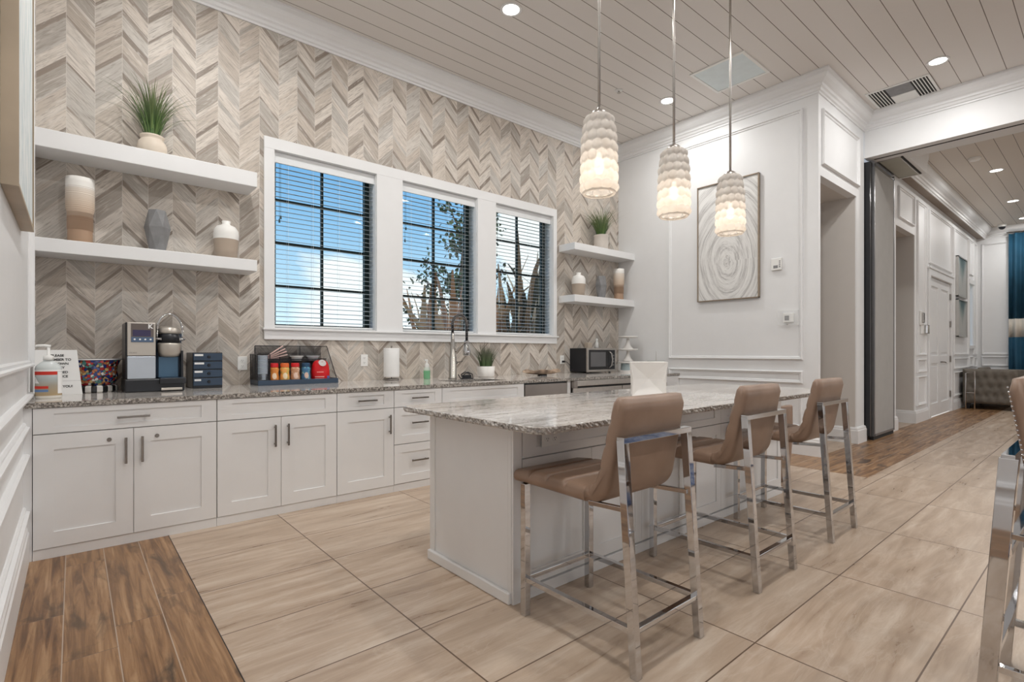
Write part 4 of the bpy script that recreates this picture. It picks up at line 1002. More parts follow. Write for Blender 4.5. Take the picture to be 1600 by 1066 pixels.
band(.0652, -78, 0, .062, .078, REDI, t_, 'label'); band(.0652, -78, 0, .042, .056, mat('blue_label', (.12, .22, .42), .5), t_, 'label')
b = MB(); b.grid(lambda u, v: (.0653 * math.sin(math.radians(-70 + 30 * u * (1 - .8 * v))), -.0653 * .72 * math.cos(math.radians(-70 + 30 * u * (1 - .8 * v))), .095 + .04 * v), 8, 6); P('label', b, WHT, t_, smooth=True)
P('pump', MB().lathe([(.026, .238), (.026, .262), (.018, .266), (.008, .27), (.008, .325), (.001, .325)], seg=20).tube([(.01, 0, .322), (-.02, 0, .328), (-.055, 0, .327), (-.062, 0, .318)], [.010, .009, .007, .006], 10), PLASTIC, t_, smooth=True)
# printed sign
t_ = T('printed_sign', 'leaning white sign with bold black print beside the picture wall', 'sign', (-.055, 4.60, K)); ti = math.radians(8)
t_.rotation_euler = (-ti, 0, .0)
P('board', MB().prism([(-.145, 0), (.103, 0), (.073, .305), (-.145, .305)], 'y', -.003, .003), WHT, t_)
for s_, xx, zz in (('PLEASE', .006, .266), ('REMEMBER TO', .043, .238), ('DOWN', .030, .210), ('BY', .010, .184), ('USED', .027, .152), ('OFFICE', .027, .124), ('THANK YOU!', .052, .056)):
    text('lettering', s_, .0215, INK, t_, (xx, -.0036, zz), (PI / 2, 0, 0), 'RIGHT', offset=.0006)
P('rule_line', MB().box(.0, .094, -.0034, -.003, .094, .0948), INK, t_)
# mosaic bowl
t_ = T('mosaic_bowl', 'colourful mosaic tile bowl with black and white checked foot next to the sign', 'bowl', (.115, 4.82, K))
m, t2, b2 = new_mat('mosaic_tiles'); o_ = t2.obj(); n_ = t2.n.new('ShaderNodeTexVoronoi'); t2.set(n_.inputs['Vector'], o_); n_.inputs['Scale'].default_value = 56
n2 = t2.n.new('ShaderNodeTexVoronoi'); n2.feature = 'DISTANCE_TO_EDGE'; t2.set(n2.inputs['Vector'], o_); n2.inputs['Scale'].default_value = 56
h = t2.sep(n_.outputs['Color'])[0]
c = t2.ramp(h, [(0, (.50, .03, .03)), (.14, (.02, .04, .22)), (.27, (.72, .70, .66)), (.38, (.55, .20, .08)), (.5, (.02, .02, .02)), (.6, (.45, .02, .03)), (.7, (.10, .28, .26)), (.8, (.62, .45, .20)), (.9, (.10, .16, .42))], 'CONSTANT')
c = t2.mix(t2.m('LESS_THAN', n2.outputs['Distance'], .05), c, (.04, .04, .04)); t2.set(b2.inputs['Base Color'], c); b2.inputs['Roughness'].default_value = .2; MOS = m
m, t2, b2 = new_mat('black_white_check'); x, y, z = t2.sep(t2.obj()); a = t2.m('ARCTAN2', y, x)
c = t2.mix(t2.m('GREATER_THAN', t2.m('SINE', t2.m('ADD', t2.m('MULTIPLY', a, 13), .4)), 0), (.02, .02, .02), (.78, .76, .72)); t2.set(b2.inputs['Base Color'], c); b2.inputs['Roughness'].default_value = .2; CHK = m
P('bowl_body', MB().lathe([(.105, .050), (.118, .056), (.134, .085), (.140, .115), (.133, .15), (.138, .19), (.156, .232), (.150, .232), (.130, .19), (.120, .12), (.001, .10)], seg=44, cap0=False, cap1=False), MOS, t_, smooth=True)
P('checked_rim', MB().lathe([(.152, .230), (.162, .232), (.162, .240), (.150, .240)], seg=44, cap0=False, cap1=False), WHT, t_)
P('checked_foot', MB().lathe([(.001, .0), (.130, .0), (.138, .008), (.138, .040), (.130, .048), (.105, .052)], seg=54, cap0=False), CHK, t_)
# coffee machine
t_ = T('coffee_machine', 'tall silver and black single-cup coffee machine with its chrome handle raised', 'coffee machine', (.455, 4.55, K))
SILV = mat('warm_silver_plastic', (.50, .46, .41), .32, .55, var=.03); SILVD = mat('cool_silver_plastic', (.48, .52, .57), .3, .5, var=.03)
P('base', MB().box(-.180, .180, -.02, .34, .0, .095), BLACK, t_, bevel=.008)
P('reservoir_tower', MB().box(-.176, .005, .0, .33, .095, .50), BLACK, t_, bevel=.006)
P('upper_front', MB().box(-.166, .0, -.022, .0, .262, .50), SILV, t_, bevel=.004)
P('lower_front', MB().box(-.166, .0, -.022, .0, .096, .258), SILVD, t_, bevel=.004)
d = P('control_panel', MB().box(-.145, -.012, -.025, -.021, .358, .492), mat('brown_grey_panel', (.13, .105, .095), .3), t_, bevel=.002)
P('display', MB().box(-.135, -.03, -.0265, -.025, .402, .446), mat('dark_display', (.025, .015, .07), .15), d)
P('button_strip', MB().box(-.143, -.014, -.0262, -.025, .360, .396), mat('slate_blue_panel', (.08, .13, .22), .3), d)
b = MB()
for k in range(4): b.tube([(-.124 + k * .031, -.0262, .379), (-.124 + k * .031, -.0275, .379)], .006, 12)
P('buttons', b, WHT, d)
text('lettering', 'K', .042, WHT, d, (-.032, -.0262, .472), (PI / 2, 0, 0), offset=.0018)
text('lettering', 'KEURIG', .013, mat('grey_print', (.2, .18, .16), .5), t_, (-.155, -.0225, .283), (PI / 2, 0, 0), 'LEFT')
P('brew_column', MB().box(.008, .172, .06, .33, .095, .44), BLUEBLK, t_, bevel=.012)
P('brew_recess', MB().box(.022, .150, .050, .064, .10, .255), mat('slate_blue_metal', (.09, .17, .26), .28, .4), t_, bevel=.004)
P('side_post', MB().box(.158, .174, -.005, .1, .095, .30), BLACK, t_, bevel=.004)
b = MB(); b.lathe([(.030, .250), (.060, .258), (.072, .285), (.076, .34), (.074, .355), (.001, .352)], (.090, .03, 0), 40, 1, .95)
P('brew_head', b, SILV, t_, smooth=True)
P('pod_holder', MB().lathe([(.071, .352), (.069, .40), (.060, .425), (.001, .43)], (.090, .045, 0), 36, 1, .9), BLACK, t_, smooth=True)
P('lid', MB().lathe([(.074, .425), (.078, .44), (.072, .465), (.05, .478), (.001, .482)], (.090, .06, 0), 40, 1, .9), SILV, t_, smooth=True)
b = MB(); b.tube([(.090 + .078 * math.cos(PI * k / 16), .0 + .02 * math.sin(PI * k / 16), .455 + .115 * math.sin(PI * k / 16)) for k in range(17)], .0075, 10)
b.tube([(.012, .0, .455), (.010, .01, .37)], .006, 8).tube([(.168, .0, .455), (.170, .01, .37)], .006, 8).tube([(.0, -.01, .385), (.035, -.03, .385)], .008, 10).tube([(.145, -.03, .385), (.18, -.01, .385)], .008, 10)
P('handle', b, CHROME, t_, smooth=True)
P('drip_tray', MB().box(.022, .186, -.05, .06, .055, .098), BLACK, t_, bevel=.004)
P('drip_grille', MB().box(.030, .178, -.045, .05, .097, .101), BLUEBLK, t_)
P('tray_lip', MB().box(.030, .160, -.056, -.048, .010, .028), SILV, t_, bevel=.003)
# pod organiser
t_ = T('pod_organiser', 'dark blue-black four-drawer organiser right of the coffee machine', 'organiser', (.815, 4.72, K))
P('case', MB().box(-.10, .108, .0, .36, .0, .285), BLACK, t_, bevel=.003)
for k in range(4):
    z = .022 + k * .066
    d = P('drawer', MB().box(-.098, .106, -.012, .0, z, z + .058), BLUEBLK, t_, bevel=.003)
    P('label', MB().box(-.090, -.090 + (.045, .056, .066, .060)[k], -.0135, -.012, z + .037, z + .052), WHT, d)
    P('knob', MB().tube([(.010, -.012, z + .03), (.010, -.018, z + .03)], [.012, .009], 16), BLACK, d)
# condiment rack
t_ = T('condiment_rack', 'black wire-mesh condiment rack with sloping sides between two outlets', 'rack', (1.20, 4.78, K))
MESH, tm, bm_ = new_mat('black_wire_mesh'); x, y, z = tm.sep(tm.obj()); gq = .0045
e = tm.m('MAXIMUM', tm.m('LESS_THAN', tm.m('FRACT', tm.m('DIVIDE', tm.m('ADD', tm.m('ADD', x, y), 10), gq)), .24), tm.m('LESS_THAN', tm.m('FRACT', tm.m('DIVIDE', tm.m('ADD', z, 10), gq)), .24))
tm.set(bm_.inputs['Base Color'], (.015, .015, .018)); tm.set(bm_.inputs['Alpha'], e)
P('tray', MB().box(0, .70, -.02, .35, .004, .012).box(0, .70, -.024, -.018, .0, .045).box(-.0, .006, -.02, .35, 0, .045).box(.694, .70, -.02, .35, 0, .045).box(0, .70, .345, .35, 0, .05), BLUEBLK, t_, bevel=.002)
P('back_mesh', MB().box(.03, .62, .20, .202, .05, .345), MESH, t_)
P('side_mesh', MB().prism([(-.0, .045), (.20, .045), (.20, .345), (.16, .345), (.0, .06)], 'x', .655, .657), MESH, t_) if False else None
b = MB(); b.add([(.69, 0, .045), (.69, .34, .045), (.62, .20, .345), (.62, .06, .345)], [(0, 1, 2, 3)]); P('side_mesh', b, MESH, t_)
P('cup_holder', MB().box(.0, .002, .0, .30, .045, .27).box(.0, .10, .0, .002, .045, .10).box(.10, .102, .0, .30, .045, .27), MESH, t_)
P('upper_shelf', MB().box(.10, .64, .12, .30, .205, .209).box(.10, .64, .118, .122, .205, .225), MESH, t_)
b = MB()
for q in ((.03, .20, .345, .62, .20, .345), (.03, .20, .05, .03, .20, .345), (.62, .20, .345, .62, .06, .345), (.62, .06, .345, .692, 0, .045), (0, 0, .27, .10, 0, .27), (0, 0, .045, 0, 0, .27), (.102, 0, .045, .102, 0, .27), (0, .3, .27, 0, 0, .27), (.10, .12, .225, .64, .12, .225), (.24, .2, .21, .24, .2, .345), (.42, .2, .21, .42, .2, .345)):
    b.tube([q[:3], q[3:]], .0035, 6)
P('wire_frame', b, BLACK, t_)
b = MB()
for k in range(3): b.tube([(.0 - .0, .06 + k * .08, .05), (.0, .06 + k * .08, .27)], .0035, 6)
P('divider', b, BLACK, t_)
RK = (1.20, 4.78, K)
def at(x, y, z): return (RK[0] + x, RK[1] + y, RK[2] + z)
t_ = T('cup_lid_stack', 'tall stack of clear plastic cup lids in the end of the condiment rack', 'lids', at(.052, .045, .048))
b = MB()
for k in range(17): b.lathe([(.040, k * .0125), (.047, k * .0125 + .002), (.047, k * .0125 + .009), (.036, k * .0125 + .0115)], seg=28)
P('lids', b, mat('frosted_lid_plastic', (.50, .56, .64), .25, var=.05), t_, smooth=False)
def label_mat(nm, base, a, b_, c3):
    m, t2, b2 = new_mat(nm); o_ = t2.obj(); n_ = t2.noise(o_, 22, 3, .5, 1.2); x, y, z = t2.sep(o_)
    c = t2.mix(t2.remap(n_, .50, .56), base, a); c = t2.mix(t2.remap(n_, .60, .63), c, b_)
    dx = t2.m('DIVIDE', t2.m('ADD', x, .006), .018); dz = t2.m('DIVIDE', t2.m('SUBTRACT', z, .065), .028)
    el = t2.m('LESS_THAN', t2.m('ADD', t2.m('MULTIPLY', dx, dx), t2.m('MULTIPLY', dz, dz)), 1)
    c = t2.mix(t2.m('MULTIPLY', el, .85), c, c3); t2.set(b2.inputs['Base Color'], c); b2.inputs['Roughness'].default_value = .3; return m
REDC = mat('red_cap', (.62, .02, .025), .3)
CB = [('small orange creamer bottle with red cap next to the cup lids', .145, label_mat('orange_wrap', (.62, .20, .03), (.75, .32, .08), (.45, .10, .02), (.85, .72, .55)), REDC),
      ('yellow-orange creamer bottle with an orange cap, second in the rack', .235, label_mat('amber_wrap', (.80, .38, .10), (.45, .45, .10), (.80, .10, .05), (.85, .75, .55)), mat('orange_cap', (.75, .16, .04), .3)),
      ('tan creamer bottle with red cap in the middle of the rack', .325, label_mat('tan_wrap', (.50, .25, .14), (.72, .50, .35), (.25, .05, .05), (.80, .60, .50)), REDC),
      ('blue creamer bottle beside the big red one', .42, label_mat('blue_wrap', (.05, .16, .30), (.10, .35, .45), (.70, .60, .50), (.80, .55, .42)), mat('navy_cap', (.02, .07, .14), .3))]
for lab, xx, mm, cm_ in CB:
    t_ = T('creamer_bottle', lab, 'bottle', at(xx, .035, .013), 0, 'creamer bottles in the condiment rack')
    P('bottle_body', MB().lathe([(.001, 0), (.037, 0), (.041, .006), (.041, .055), (.035, .092), (.040, .125), (.033, .142), (.001, .143)], seg=28), mm, t_, smooth=True)
    P('cap', MB().lathe([(.031, .142), (.036, .144), (.036, .172), (.030, .178), (.001, .178)], seg=28), cm_, t_, smooth=False)
t_ = T('coffee_jug', 'big glossy red coffee container at the right end of the condiment rack', 'container', at(.560, .055, .013))
RED2 = mat('glossy_red_plastic', (.62, .008, .012), .22, var=.1)
P('container_body', MB().lathe([(.001, 0), (.080, 0), (.086, .008), (.083, .10), (.076, .15), (.062, .185), (.040, .200), (.001, .202)], seg=40, sy=.7), RED2, t_, smooth=True)
P('lid_label', MB().lathe([(.001, .0), (.035, 0)], seg=28, cap0=False), WHT, t_)
o_ = t_.children[-1]; o_.location = (.0, -.0485, .176); o_.rotation_euler = (1.0, 0, 0)
text('lettering', 'Coffee', .026, WHT, t_, (0, -.0615, .11), (PI / 2, 0, 0)) if False else None
band(.0848, -50, 10, .045, .052, mat('pink_print', (.85, .45, .42), .5), t_, 'print', .7); band(.0852, -50, 10, .028, .034, mat('pink_print', (.85, .45, .42), .5), t_, 'print', .7); band(.0832, -38, 5, .075, .095, mat('pink_print', (.85, .45, .42), .5), t_, 'print', .7)
band(.0858, 30, 60, .01, .055, mat('blue_print', (.12, .14, .42), .5), t_, 'print', .7)
for k, (x0, z0, an) in enumerate(((.14, .235, .62), (.15, .232, .48), (.16, .228, .36), (.17, .224, .22), (.18, .220, .10), (.17, .214, -.02))):
    o_ = P('stir_sachet', MB().box(0, .19, -.014, .014, -.005, .005), mat('pink_paper', (.80, .58, .54), .6), loc=at(x0 - .05, .14 + k * .012, z0), bevel=.002)
    o_.rotation_euler = (0, -an, .12 * (k - 2)); tag(o_, 'pale pink paper stick on the rack, ' + ('steepest and highest of the fan', 'second steepest of the fan', 'third steepest of the fan', 'third lowest of the fan', 'nearly level, second lowest of the fan', 'lowest of the fan, lying flat')[k], 'stick', 'pink paper sticks on the rack')
for lab, xx in (('white shallow tub on the rack above the blue creamer', .385), ('grey shallow tub on the rack above the red container', .535)):
    o_ = P('shallow_tub', MB().lathe([(.040, 0), (.052, .036), (.060, .038), (.060, .045), (.049, .045), (.040, .006), (.001, .006)], seg=28, cap0=True, cap1=False), PLASTIC if xx < .5 else mat('light_grey_plastic', (.58, .60, .63), .3), loc=at(xx, .185, .2095)); tag(o_, lab, 'tub')
# paper towels
t_ = T('paper_towel_roll', 'white paper towel roll on a dark holder near the window sill', 'paper towels', (2.50, 4.86, K))
P('holder_base', MB().lathe([(.001, 0), (.078, 0), (.080, .01), (.07, .018), (.001, .02)], seg=32), PEWTER, t_, smooth=True); P('holder_post', MB().tube([(0, 0, .02), (0, 0, .345)], .006, 10).sphere((0, 0, .345), .010, 10, 6), PEWTER, t_)
P('roll', MB().lathe([(.02, .035), (.078, .035), (.080, .04), (.080, .325), (.078, .33), (.02, .33)], seg=40, cap0=False, cap1=False), mat('paper_towel', (.84, .84, .83), .9, bump=.3, bscale=120), t_, smooth=True)
# green soap
GSO, t2, b2 = new_mat('green_soap'); x, y, z = t2.sep(t2.obj()); t2.set(b2.inputs['Base Color'], t2.ramp(z, [(0, (.20, .46, .26)), (.085, (.16, .44, .22)), (.095, (.55, .62, .55))])); b2.inputs['Roughness'].default_value = .15
t_ = T('soap_bottle', 'small green foaming soap bottle left of the kitchen tap', 'bottle', (2.92, 4.86, K))
P('bottle_body', MB().lathe([(.001, 0), (.034, 0), (.036, .006), (.036, .10), (.028, .125), (.001, .126)], seg=24), GSO, t_, smooth=True)
P('pump', MB().lathe([(.024, .126), (.024, .16), (.010, .165), (.010, .20), (.001, .20)], seg=18).box(-.03, .008, -.009, .009, .195, .212), PLASTIC, t_)
# faucet
t_ = T('kitchen_faucet', 'tall spring-neck pull-down kitchen tap behind the sink', 'faucet', (3.12, 4.66, K))
NK = mat('brushed_nickel', (.42, .40, .37), .22, 1., var=.05)
P('body', MB().lathe([(.046, 0), (.046, .015), (.040, .02), (.040, .235), (.030, .245), (.026, .36), (.020, .42), (.017, .50)], seg=28), NK, t_, smooth=True)
arc = [(0, 0, .45)] + [(.093 - .093 * math.cos(PI * k / 20), 0, .58 + .115 * math.sin(PI * k / 20)) for k in range(21)] + [(.186, 0, .50), (.186, 0, .40)]
P('spring_hose', MB().tube(arc, .015, 12), BLACK, t_, smooth=True)
b = MB()
pts = []
for i in range(len(arc) - 1):
    for k in range(10): pts.append(Vector(arc[i]).lerp(Vector(arc[i + 1]), k / 10))
hp = []
for i, p in enumerate(pts[:-1]):
    d = (pts[i + 1] - p).normalized(); n1 = Vector((0, 1, 0)); n2_ = d.cross(n1)
    hp.append(p + (n1 * math.cos(i * 1.25) + n2_ * math.sin(i * 1.25)) * .016)
P('spring_coil', b.tube(hp, .0022, 5), DSTEEL, t_)
P('spray_head', MB().lathe([(.018, .42), (.030, .41), (.030, .39), (.022, .385), (.030, .37), (.044, .30), (.044, .262), (.034, .25), (.001, .25)], (.186, 0, 0), 24), CHROME, t_, smooth=True)
P('support_arm', MB().tube([(.01, 0, .30), (.05, 0, .305), (.09, 0, .34), (.13, 0, .375), (.17, 0, .385)], .009, 8), PEWTER, t_, smooth=True)
P('lever', MB().tube([(.02, 0, .17), (.055, 0, .175)], .018, 14).tube([(.055, 0, .175), (.13, 0, .19)], [.007, .005], 8), PEWTER, t_, smooth=True)
t_ = T('sponge_holder', 'small black wire sponge holder at the foot of the kitchen tap', 'holder', (3.235, 4.54, K))
b = MB(); b.tube([(-.09, 0, .05), (-.06, 0, .005), (.07, 0, .005), (.06, 0, .05), (.0, 0, .075), (-.05, 0, .05)], .006, 8).tube([(-.09, .05, .05), (-.06, .05, .005), (.07, .05, .005), (.06, .05, .05), (0, .05, .075), (-.05, .05, .05)], .006, 8).tube([(.07, 0, .005), (.07, .05, .005)], .005, 8).tube([(-.06, 0, .005), (-.06, .05, .005)], .005, 8)
P('wire', b, BLACK, t_, smooth=True); P('sponge', MB().box(-.05, .06, .01, .04, .008, .045), BLACK, t_, bevel=.006)
# leaf tray
t_ = T('leaf_tray', 'long low brown and cream leaf-shaped tray left of the microwave', 'tray', (4.42, 4.62, K))
b = MB()
def leaf(u, v):
    a = 2 * PI * u; r = v; w_ = .30 * (1 + .05 * math.sin(a * 7)); d_ = .12 * (1 + .06 * math.cos(a * 5)); return (w_ * r * math.cos(a), d_ * r * math.sin(a), .006 + .045 * r ** 3 + (.018 * math.sin(a * 3 + 1)) * r ** 4 + .008)
b.grid(leaf, 64, 12, True); o_ = P('dish', b, mat('driftwood_glaze', (.30, .22, .16), .4, var=.8, scale=9), t_, smooth=True); s_ = o_.modifiers.new('s', 'SOLIDIFY'); s_.thickness = .006
P('foot', MB().lathe([(.05, 0), (.06, 0), (.06, .014), (.04, .014)], seg=20), BLACK, t_)
# microwave
t_ = T('microwave', 'black and stainless microwave oven in the corner of the worktop', 'microwave', (5.63, 4.70, K), 0); t_M = t_
P('body', MB().box(-.30, .31, .0, .40, .018, .345), BLACK, t_, bevel=.006)
d = P('door_frame', MB().box(-.31, .31, -.025, .0, .32, .348).box(-.31, .31, -.025, 0, .016, .048).box(-.31, -.28, -.025, 0, .048, .32).box(.285, .31, -.025, 0, .048, .32), STEEL, t_, bevel=.004)
P('door_glass', MB().box(-.28, .14, -.020, -.004, .048, .32), mat('black_glass', (.02, .02, .022), .06), t_)
P('window_screen', MB().box(-.24, .08, -.022, -.019, .09, .29), mat('grey_screen', (.12, .12, .125), .2), t_)
P('control_panel', MB().box(.14, .285, -.020, -.004, .048, .32), BLACK, t_)
P('handle', MB().tube([(.155, -.02, .30), (.175, -.05, .27), (.185, -.058, .18), (.175, -.05, .10), (.155, -.02, .07)], .009, 10), STEEL, t_, smooth=True)
b = MB()
for k in range(4):
    for j in range(2): b.box(.215 + j * .03, .235 + j * .03, -.0215, -.0195, .10 + k * .045, .118 + k * .045)
P('buttons', b, GREYC, t_)
P('feet', MB().lathe([(.015, 0), (.015, .018)], (-.24, .04, 0), 12).lathe([(.015, 0), (.015, .018)], (.24, .04, 0), 12).lathe([(.015, 0), (.015, .018)], (.24, .34, 0), 12).lathe([(.015, 0), (.015, .018)], (-.24, .34, 0), 12), BLACK, t_)
z1 = K + .348
t_ = T('small_jar', 'small clear glass jar standing on top of the microwave', 'jar', (5.66, 4.80, z1))
P('jar_body', MB().lathe([(.001, 0), (.028, 0), (.030, .01), (.026, .07), (.014, .09), (.014, .11), (.001, .11)], seg=20), mat('pale_glass', (.72, .72, .70), .1, alpha=.7), t_, smooth=True)
P('stopper', MB().lathe([(.016, .11), (.018, .13), (.001, .135)], seg=14), WHT, t_)
tag(P('wooden_box', MB().box(-.04, .05, -.03, .04, 0, .07).box(-.03, .04, -.02, .03, .07, .078), BEIGEC, loc=(5.55, 4.86, z1), bevel=.003), 'small pinkish beige box on the microwave beside the glass jar', 'box')
d = P('power_cord', MB().tube([(0, 0, 0), (.03, -.02, -.005), (.07, -.03, -.04), (.11, -.04, -.09), (.145, -.045, -.125)], .004, 8), BLACK, t_M, smooth=True, loc=(-.46, .268, .16))
P('plug', MB().box(-.014, .014, -.01, .03, -.014, .014), BLACK, d, bevel=.004)
# cake stands stacked
GC = 'stacked white cake stands'
def stand(lab, z, r, h, first=None):
    t_ = T('cake_stand', lab, 'cake stand', (6.14, 4.62, z), 0, GC)
    P('plate', MB().lathe([(.001, h - .012), (r * .8, h - .010), (r, h + .002), (r, h + .016), (r - .01, h + .014), (r - .015, h + .002), (.001, h)], seg=40, cap0=False, cap1=False), CERAM, t_, smooth=True)
    P('pedestal', MB().lathe([(.001, 0), (r * .52, 0), (r * .50, .012), (r * .30, .045), (r * .16, h * .6), (r * .13, h - .012)], seg=28, cap0=False), CERAM, t_, smooth=True)
stand('topmost of the stacked white cake stands in the corner', K + .335, .140, .170)
stand('middle of the stacked white cake stands in the corner', K + .160, .142, .163)
t_ = T('cake_stand', 'broad white cake stand on a grey-blue glass drum at the bottom of the stack', 'cake stand', (6.14, 4.62, K), 0, GC)
P('plate', MB().lathe([(.001, .130), (.14, .130), (.16, .140), (.16, .152), (.145, .150), (.001, .148)], seg=40, cap0=False, cap1=False), CERAM, t_, smooth=True)
P('drum', MB().lathe([(.105, .03), (.100, .130)], seg=32), mat('grey_blue_glass', (.38, .46, .48), .15), t_); P('foot', MB().lathe([(.13, 0), (.13, .02), (.11, .03)], seg=32), CERAM, t_)
t_ = T('glass_cake_stand', 'clear glass cake stand with a thin finial right of the white stack', 'cake stand', (6.25, 4.22, K))
P('plate', MB().lathe([(.001, .155), (.115, .158), (.120, .168), (.10, .165), (.001, .165)], seg=36, cap0=False, cap1=False), mat('glass_plate', (.55, .60, .58), .08, alpha=.8), t_, smooth=True)
P('stem', MB().lathe([(.07, 0), (.06, .01), (.014, .03), (.012, .155)], seg=20), CLEAR, t_, smooth=True); P('finial', MB().tube([(0, 0, .165), (0, 0, .30)], [.004, .002], 8), STEEL, t_)
# origami vase on the island
t_ = T('faceted_box_vase', 'white folded-paper style square vase standing on the island slab', 'vase', (3.10, 2.16, IT), -.90)
s_ = .122; h = .235; dp = .062
vs = [(-s_, -s_, 0), (s_, -s_, 0), (s_, s_, 0), (-s_, s_, 0), (-s_, -s_, h), (s_, -s_, h), (s_, s_, h), (-s_, s_, h)]
vs = [(x_ * (.92 if z_ == 0 else 1), y_ * (.92 if z_ == 0 else 1), z_) for x_, y_, z_ in vs]
fs = []
fcs = [(0, 1, 5, 4), (1, 2, 6, 5), (2, 3, 7, 6), (3, 0, 4, 7)]
for q in fcs:
    c_ = sum((Vector(vs[k]) for k in q), Vector()) / 4; c_ = c_ * 1.0
    nrm = Vector((c_.x, c_.y, 0)).normalized(); c_ = c_ - nrm * dp
    mids = []
    for k in range(4):                                   # the middle of each side is pressed in, giving the cross of creases
        a, b_ = Vector(vs[q[k]]), Vector(vs[q[(k + 1) % 4]]); mids.append((a + b_) / 2 - nrm * (.012 if k % 2 else .012))
    vs.append(tuple(c_)); ci = len(vs) - 1; mi = []
    for k in (1, 3): vs.append(tuple(mids[k])); mi.append(len(vs) - 1)
    fs += [(q[0], q[1], ci), (q[1], mi[0], ci), (mi[0], q[2], ci), (q[2], q[3], ci), (q[3], mi[1], ci), (mi[1], q[0], ci)]
fs += [(3, 2, 1, 0)]
b = MB(); b.add(vs, fs); o_ = P('vase_body', b, CERAM, t_); s2 = o_.modifiers.new('s', 'SOLIDIFY'); s2.thickness = .004

# ============================================================ OUTDOORS
GRD = mat('lawn_and_gravel', (.20, .20, .13), .9, var=.4, scale=1.5)
tag(P('garden_ground', MB().box(-12, 40, W + .30, 60, -.25, -.20), GRD, kind='stuff'), 'grassy ground outside the windows', 'ground')
LEAFR, tr2, br2 = new_mat('bronze_strap_leaf'); nn = tr2.n.new('ShaderNodeNewGeometry')
c_ = tr2.ramp(nn.outputs['Random Per Island'], [(0, (.16, .07, .03)), (.4, (.60, .28, .12)), (.7, (.90, .60, .38)), (1, (.20, .16, .08))]); tr2.set(br2.inputs['Base Color'], c_); br2.inputs['Roughness'].default_value = .35
LEAFD, tr3, br3 = new_mat('dark_strap_leaf'); nn = tr3.n.new('ShaderNodeNewGeometry')
c_ = tr3.ramp(nn.outputs['Random Per Island'], [(0, (.02, .035, .02)), (.4, (.10, .09, .05)), (.7, (.60, .36, .20)), (1, (.85, .78, .62))]); tr3.set(br3.inputs['Base Color'], c_); br3.inputs['Roughness'].default_value = .35
LEAFG, tr4, br4 = new_mat('round_green_leaf'); nn = tr4.n.new('ShaderNodeNewGeometry')
c_ = tr4.ramp(nn.outputs['Random Per Island'], [(0, (.015, .04, .02)), (.6, (.05, .11, .05)), (1, (.14, .20, .10))]); tr4.set(br4.inputs['Base Color'], c_); br4.inputs['Roughness'].default_value = .4
BARK = mat('grey_bark', (.16, .12, .09), .8, var=.2)
def strap(seed, n, h0, h1, spread, w_, nc, fold=.3):
    R_ = random.Random(seed); b = MB()
    for _ in range(n):
        cx, cy = R_.uniform(-nc, nc), R_.uniform(-nc, nc) * .6; a = R_.uniform(0, 2 * PI); h = R_.uniform(h0, h1); lean = R_.random() * spread
        dx, dy = math.cos(a), math.sin(a); px, py = -dy, dx; ww = w_ * R_.uniform(.6, 1.2); dr = R_.uniform(0, .35)
        z0 = R_.uniform(.0, .2) + (R_.random() < .4) * R_.uniform(.3, 1.2)
        vs = []
        for k in range(8):
            u = k / 7; off = lean * h * u ** 1.3; q = ww * math.sin(PI * min(.97, u * .9 + .1)) ** .7 + .001
            x_, y_, z_ = cx + dx * off, cy + dy * off, z0 + h * (u - dr * u ** 3)
            vs += [(x_ - px * q, y_ - py * q, z_ + q * fold), (x_, y_, z_), (x_ + px * q, y_ + py * q, z_ + q * fold)]
        b.add(vs, [(3 * k + j, 3 * k + j + 1, 3 * k + j + 4, 3 * k + j + 3) for k in range(7) for j in (0, 1)])
    return b
def clump(lab, x, y, m_, args, cat='plant'):
    t_ = T('strap_leaf_plant', lab, cat, (x, y, -.2)); P('foliage', strap(*args), m_, t_)
    b = MB()
    for k in range(4): b.tube([(-.3 + k * .2, .1 * (k % 2), 0), (-.35 + k * .22, .1 * (k % 2), 1.1)], .05, 8)
    P('stem', b, BARK, t_); return t_
clump('bronze strap-leaved plant outside the middle window', 4.35, 7.1, LEAFR, (11, 62, 1.2, 2.2, .75, .055, .45))
clump('bronze strap-leaved plant behind the first one outside the middle window', 5.5, 7.6, LEAFR, (12, 60, 1.5, 2.5, .55, .06, .55))
clump('dark strap-leaved plant filling the view through the right window', 6.5, 7.2, LEAFD, (13, 120, 1.3, 2.6, .5, .06, .8))
clump('tall dark strap-leaved plant at the outer edge of the right window', 8.1, 7.7, LEAFD, (14, 110, 1.6, 3.0, .5, .07, .8))
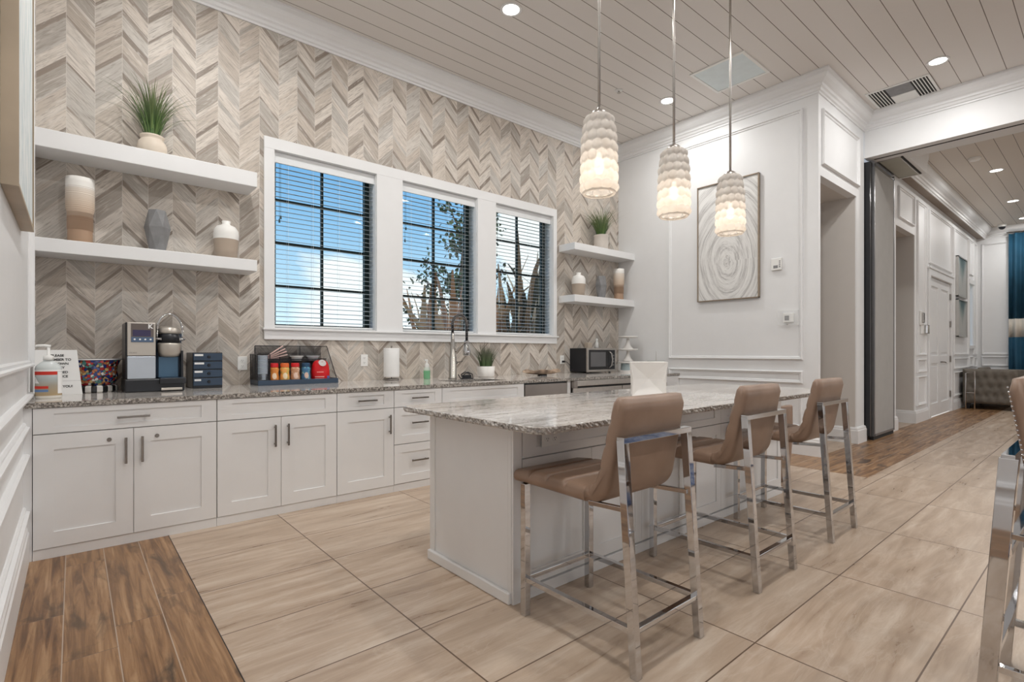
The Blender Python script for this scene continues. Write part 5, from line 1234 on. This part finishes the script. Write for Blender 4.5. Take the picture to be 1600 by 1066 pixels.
clump('low dark strap-leaved plant close to the right window', 5.9, 6.7, LEAFD, (15, 50, .9, 1.5, .45, .05, .4))
t_ = T('garden_tree', 'thin tree with round green leaves behind the bronze plants', 'tree', (6.3, 9.0, -.2))
R_ = random.Random(4); b = MB(); bb_ = MB(); bb_.tube([(0, 0, 0), (.1, 0, 1.5), (0, .1, 3.0), (.1, 0, 4.4)], [.09, .07, .045, .015], 8)
tips = []
for k in range(22):
    z = R_.uniform(1.4, 4.1); a = R_.uniform(0, 2 * PI); L_ = R_.uniform(.5, 1.25) * (1.15 - z * .13); p0 = Vector((.05, .05, z)); p1 = p0 + Vector((math.cos(a) * L_, math.sin(a) * L_, R_.uniform(.2, .7)))
    bb_.tube([p0, (p0 + p1) / 2 + Vector((0, 0, -.06)), p1], [.02, .014, .006], 5); tips += [(p0.lerp(p1, q)) for q in (.35, .5, .65, .8, .95, 1.05)]
for p in tips:
    for _ in range(16):
        c_ = p + Vector((R_.gauss(0, .13), R_.gauss(0, .13), R_.gauss(0, .12))); n_ = Vector((R_.gauss(0, 1), R_.gauss(0, 1), R_.gauss(0, 1))).normalized(); u_ = n_.orthogonal().normalized(); v_ = n_.cross(u_); r = R_.uniform(.03, .055)
        b.add([c_ + u_ * (r * math.cos(PI * k / 3)) + v_ * (r * math.sin(PI * k / 3) * .8) for k in range(6)], [(0, 1, 2, 3, 4, 5)])
P('trunk', bb_, BARK, t_); P('foliage', b, LEAFG, t_)



# ============================================================ RUG BEHIND THE CAMERA (unseen, added for navy reflections in the chrome)
m, t2, b2 = new_mat('navy_patterned_rug'); o_ = t2.obj(); n1 = t2.noise(o_, 5, 5, .7, 1.5)
t2.set(b2.inputs['Base Color'], t2.ramp(n1, [(.4, (.02, .035, .09)), (.5, (.04, .08, .20)), (.56, (.42, .43, .45)), (.62, (.03, .05, .12))])); b2.inputs['Roughness'].default_value = .9
tag(P('area_rug', MB().box(.9, 6.6, -3.9, -.75, .001, .014), m), 'unseen navy and grey patterned rug added for reflections in the chrome stool legs', 'rug')
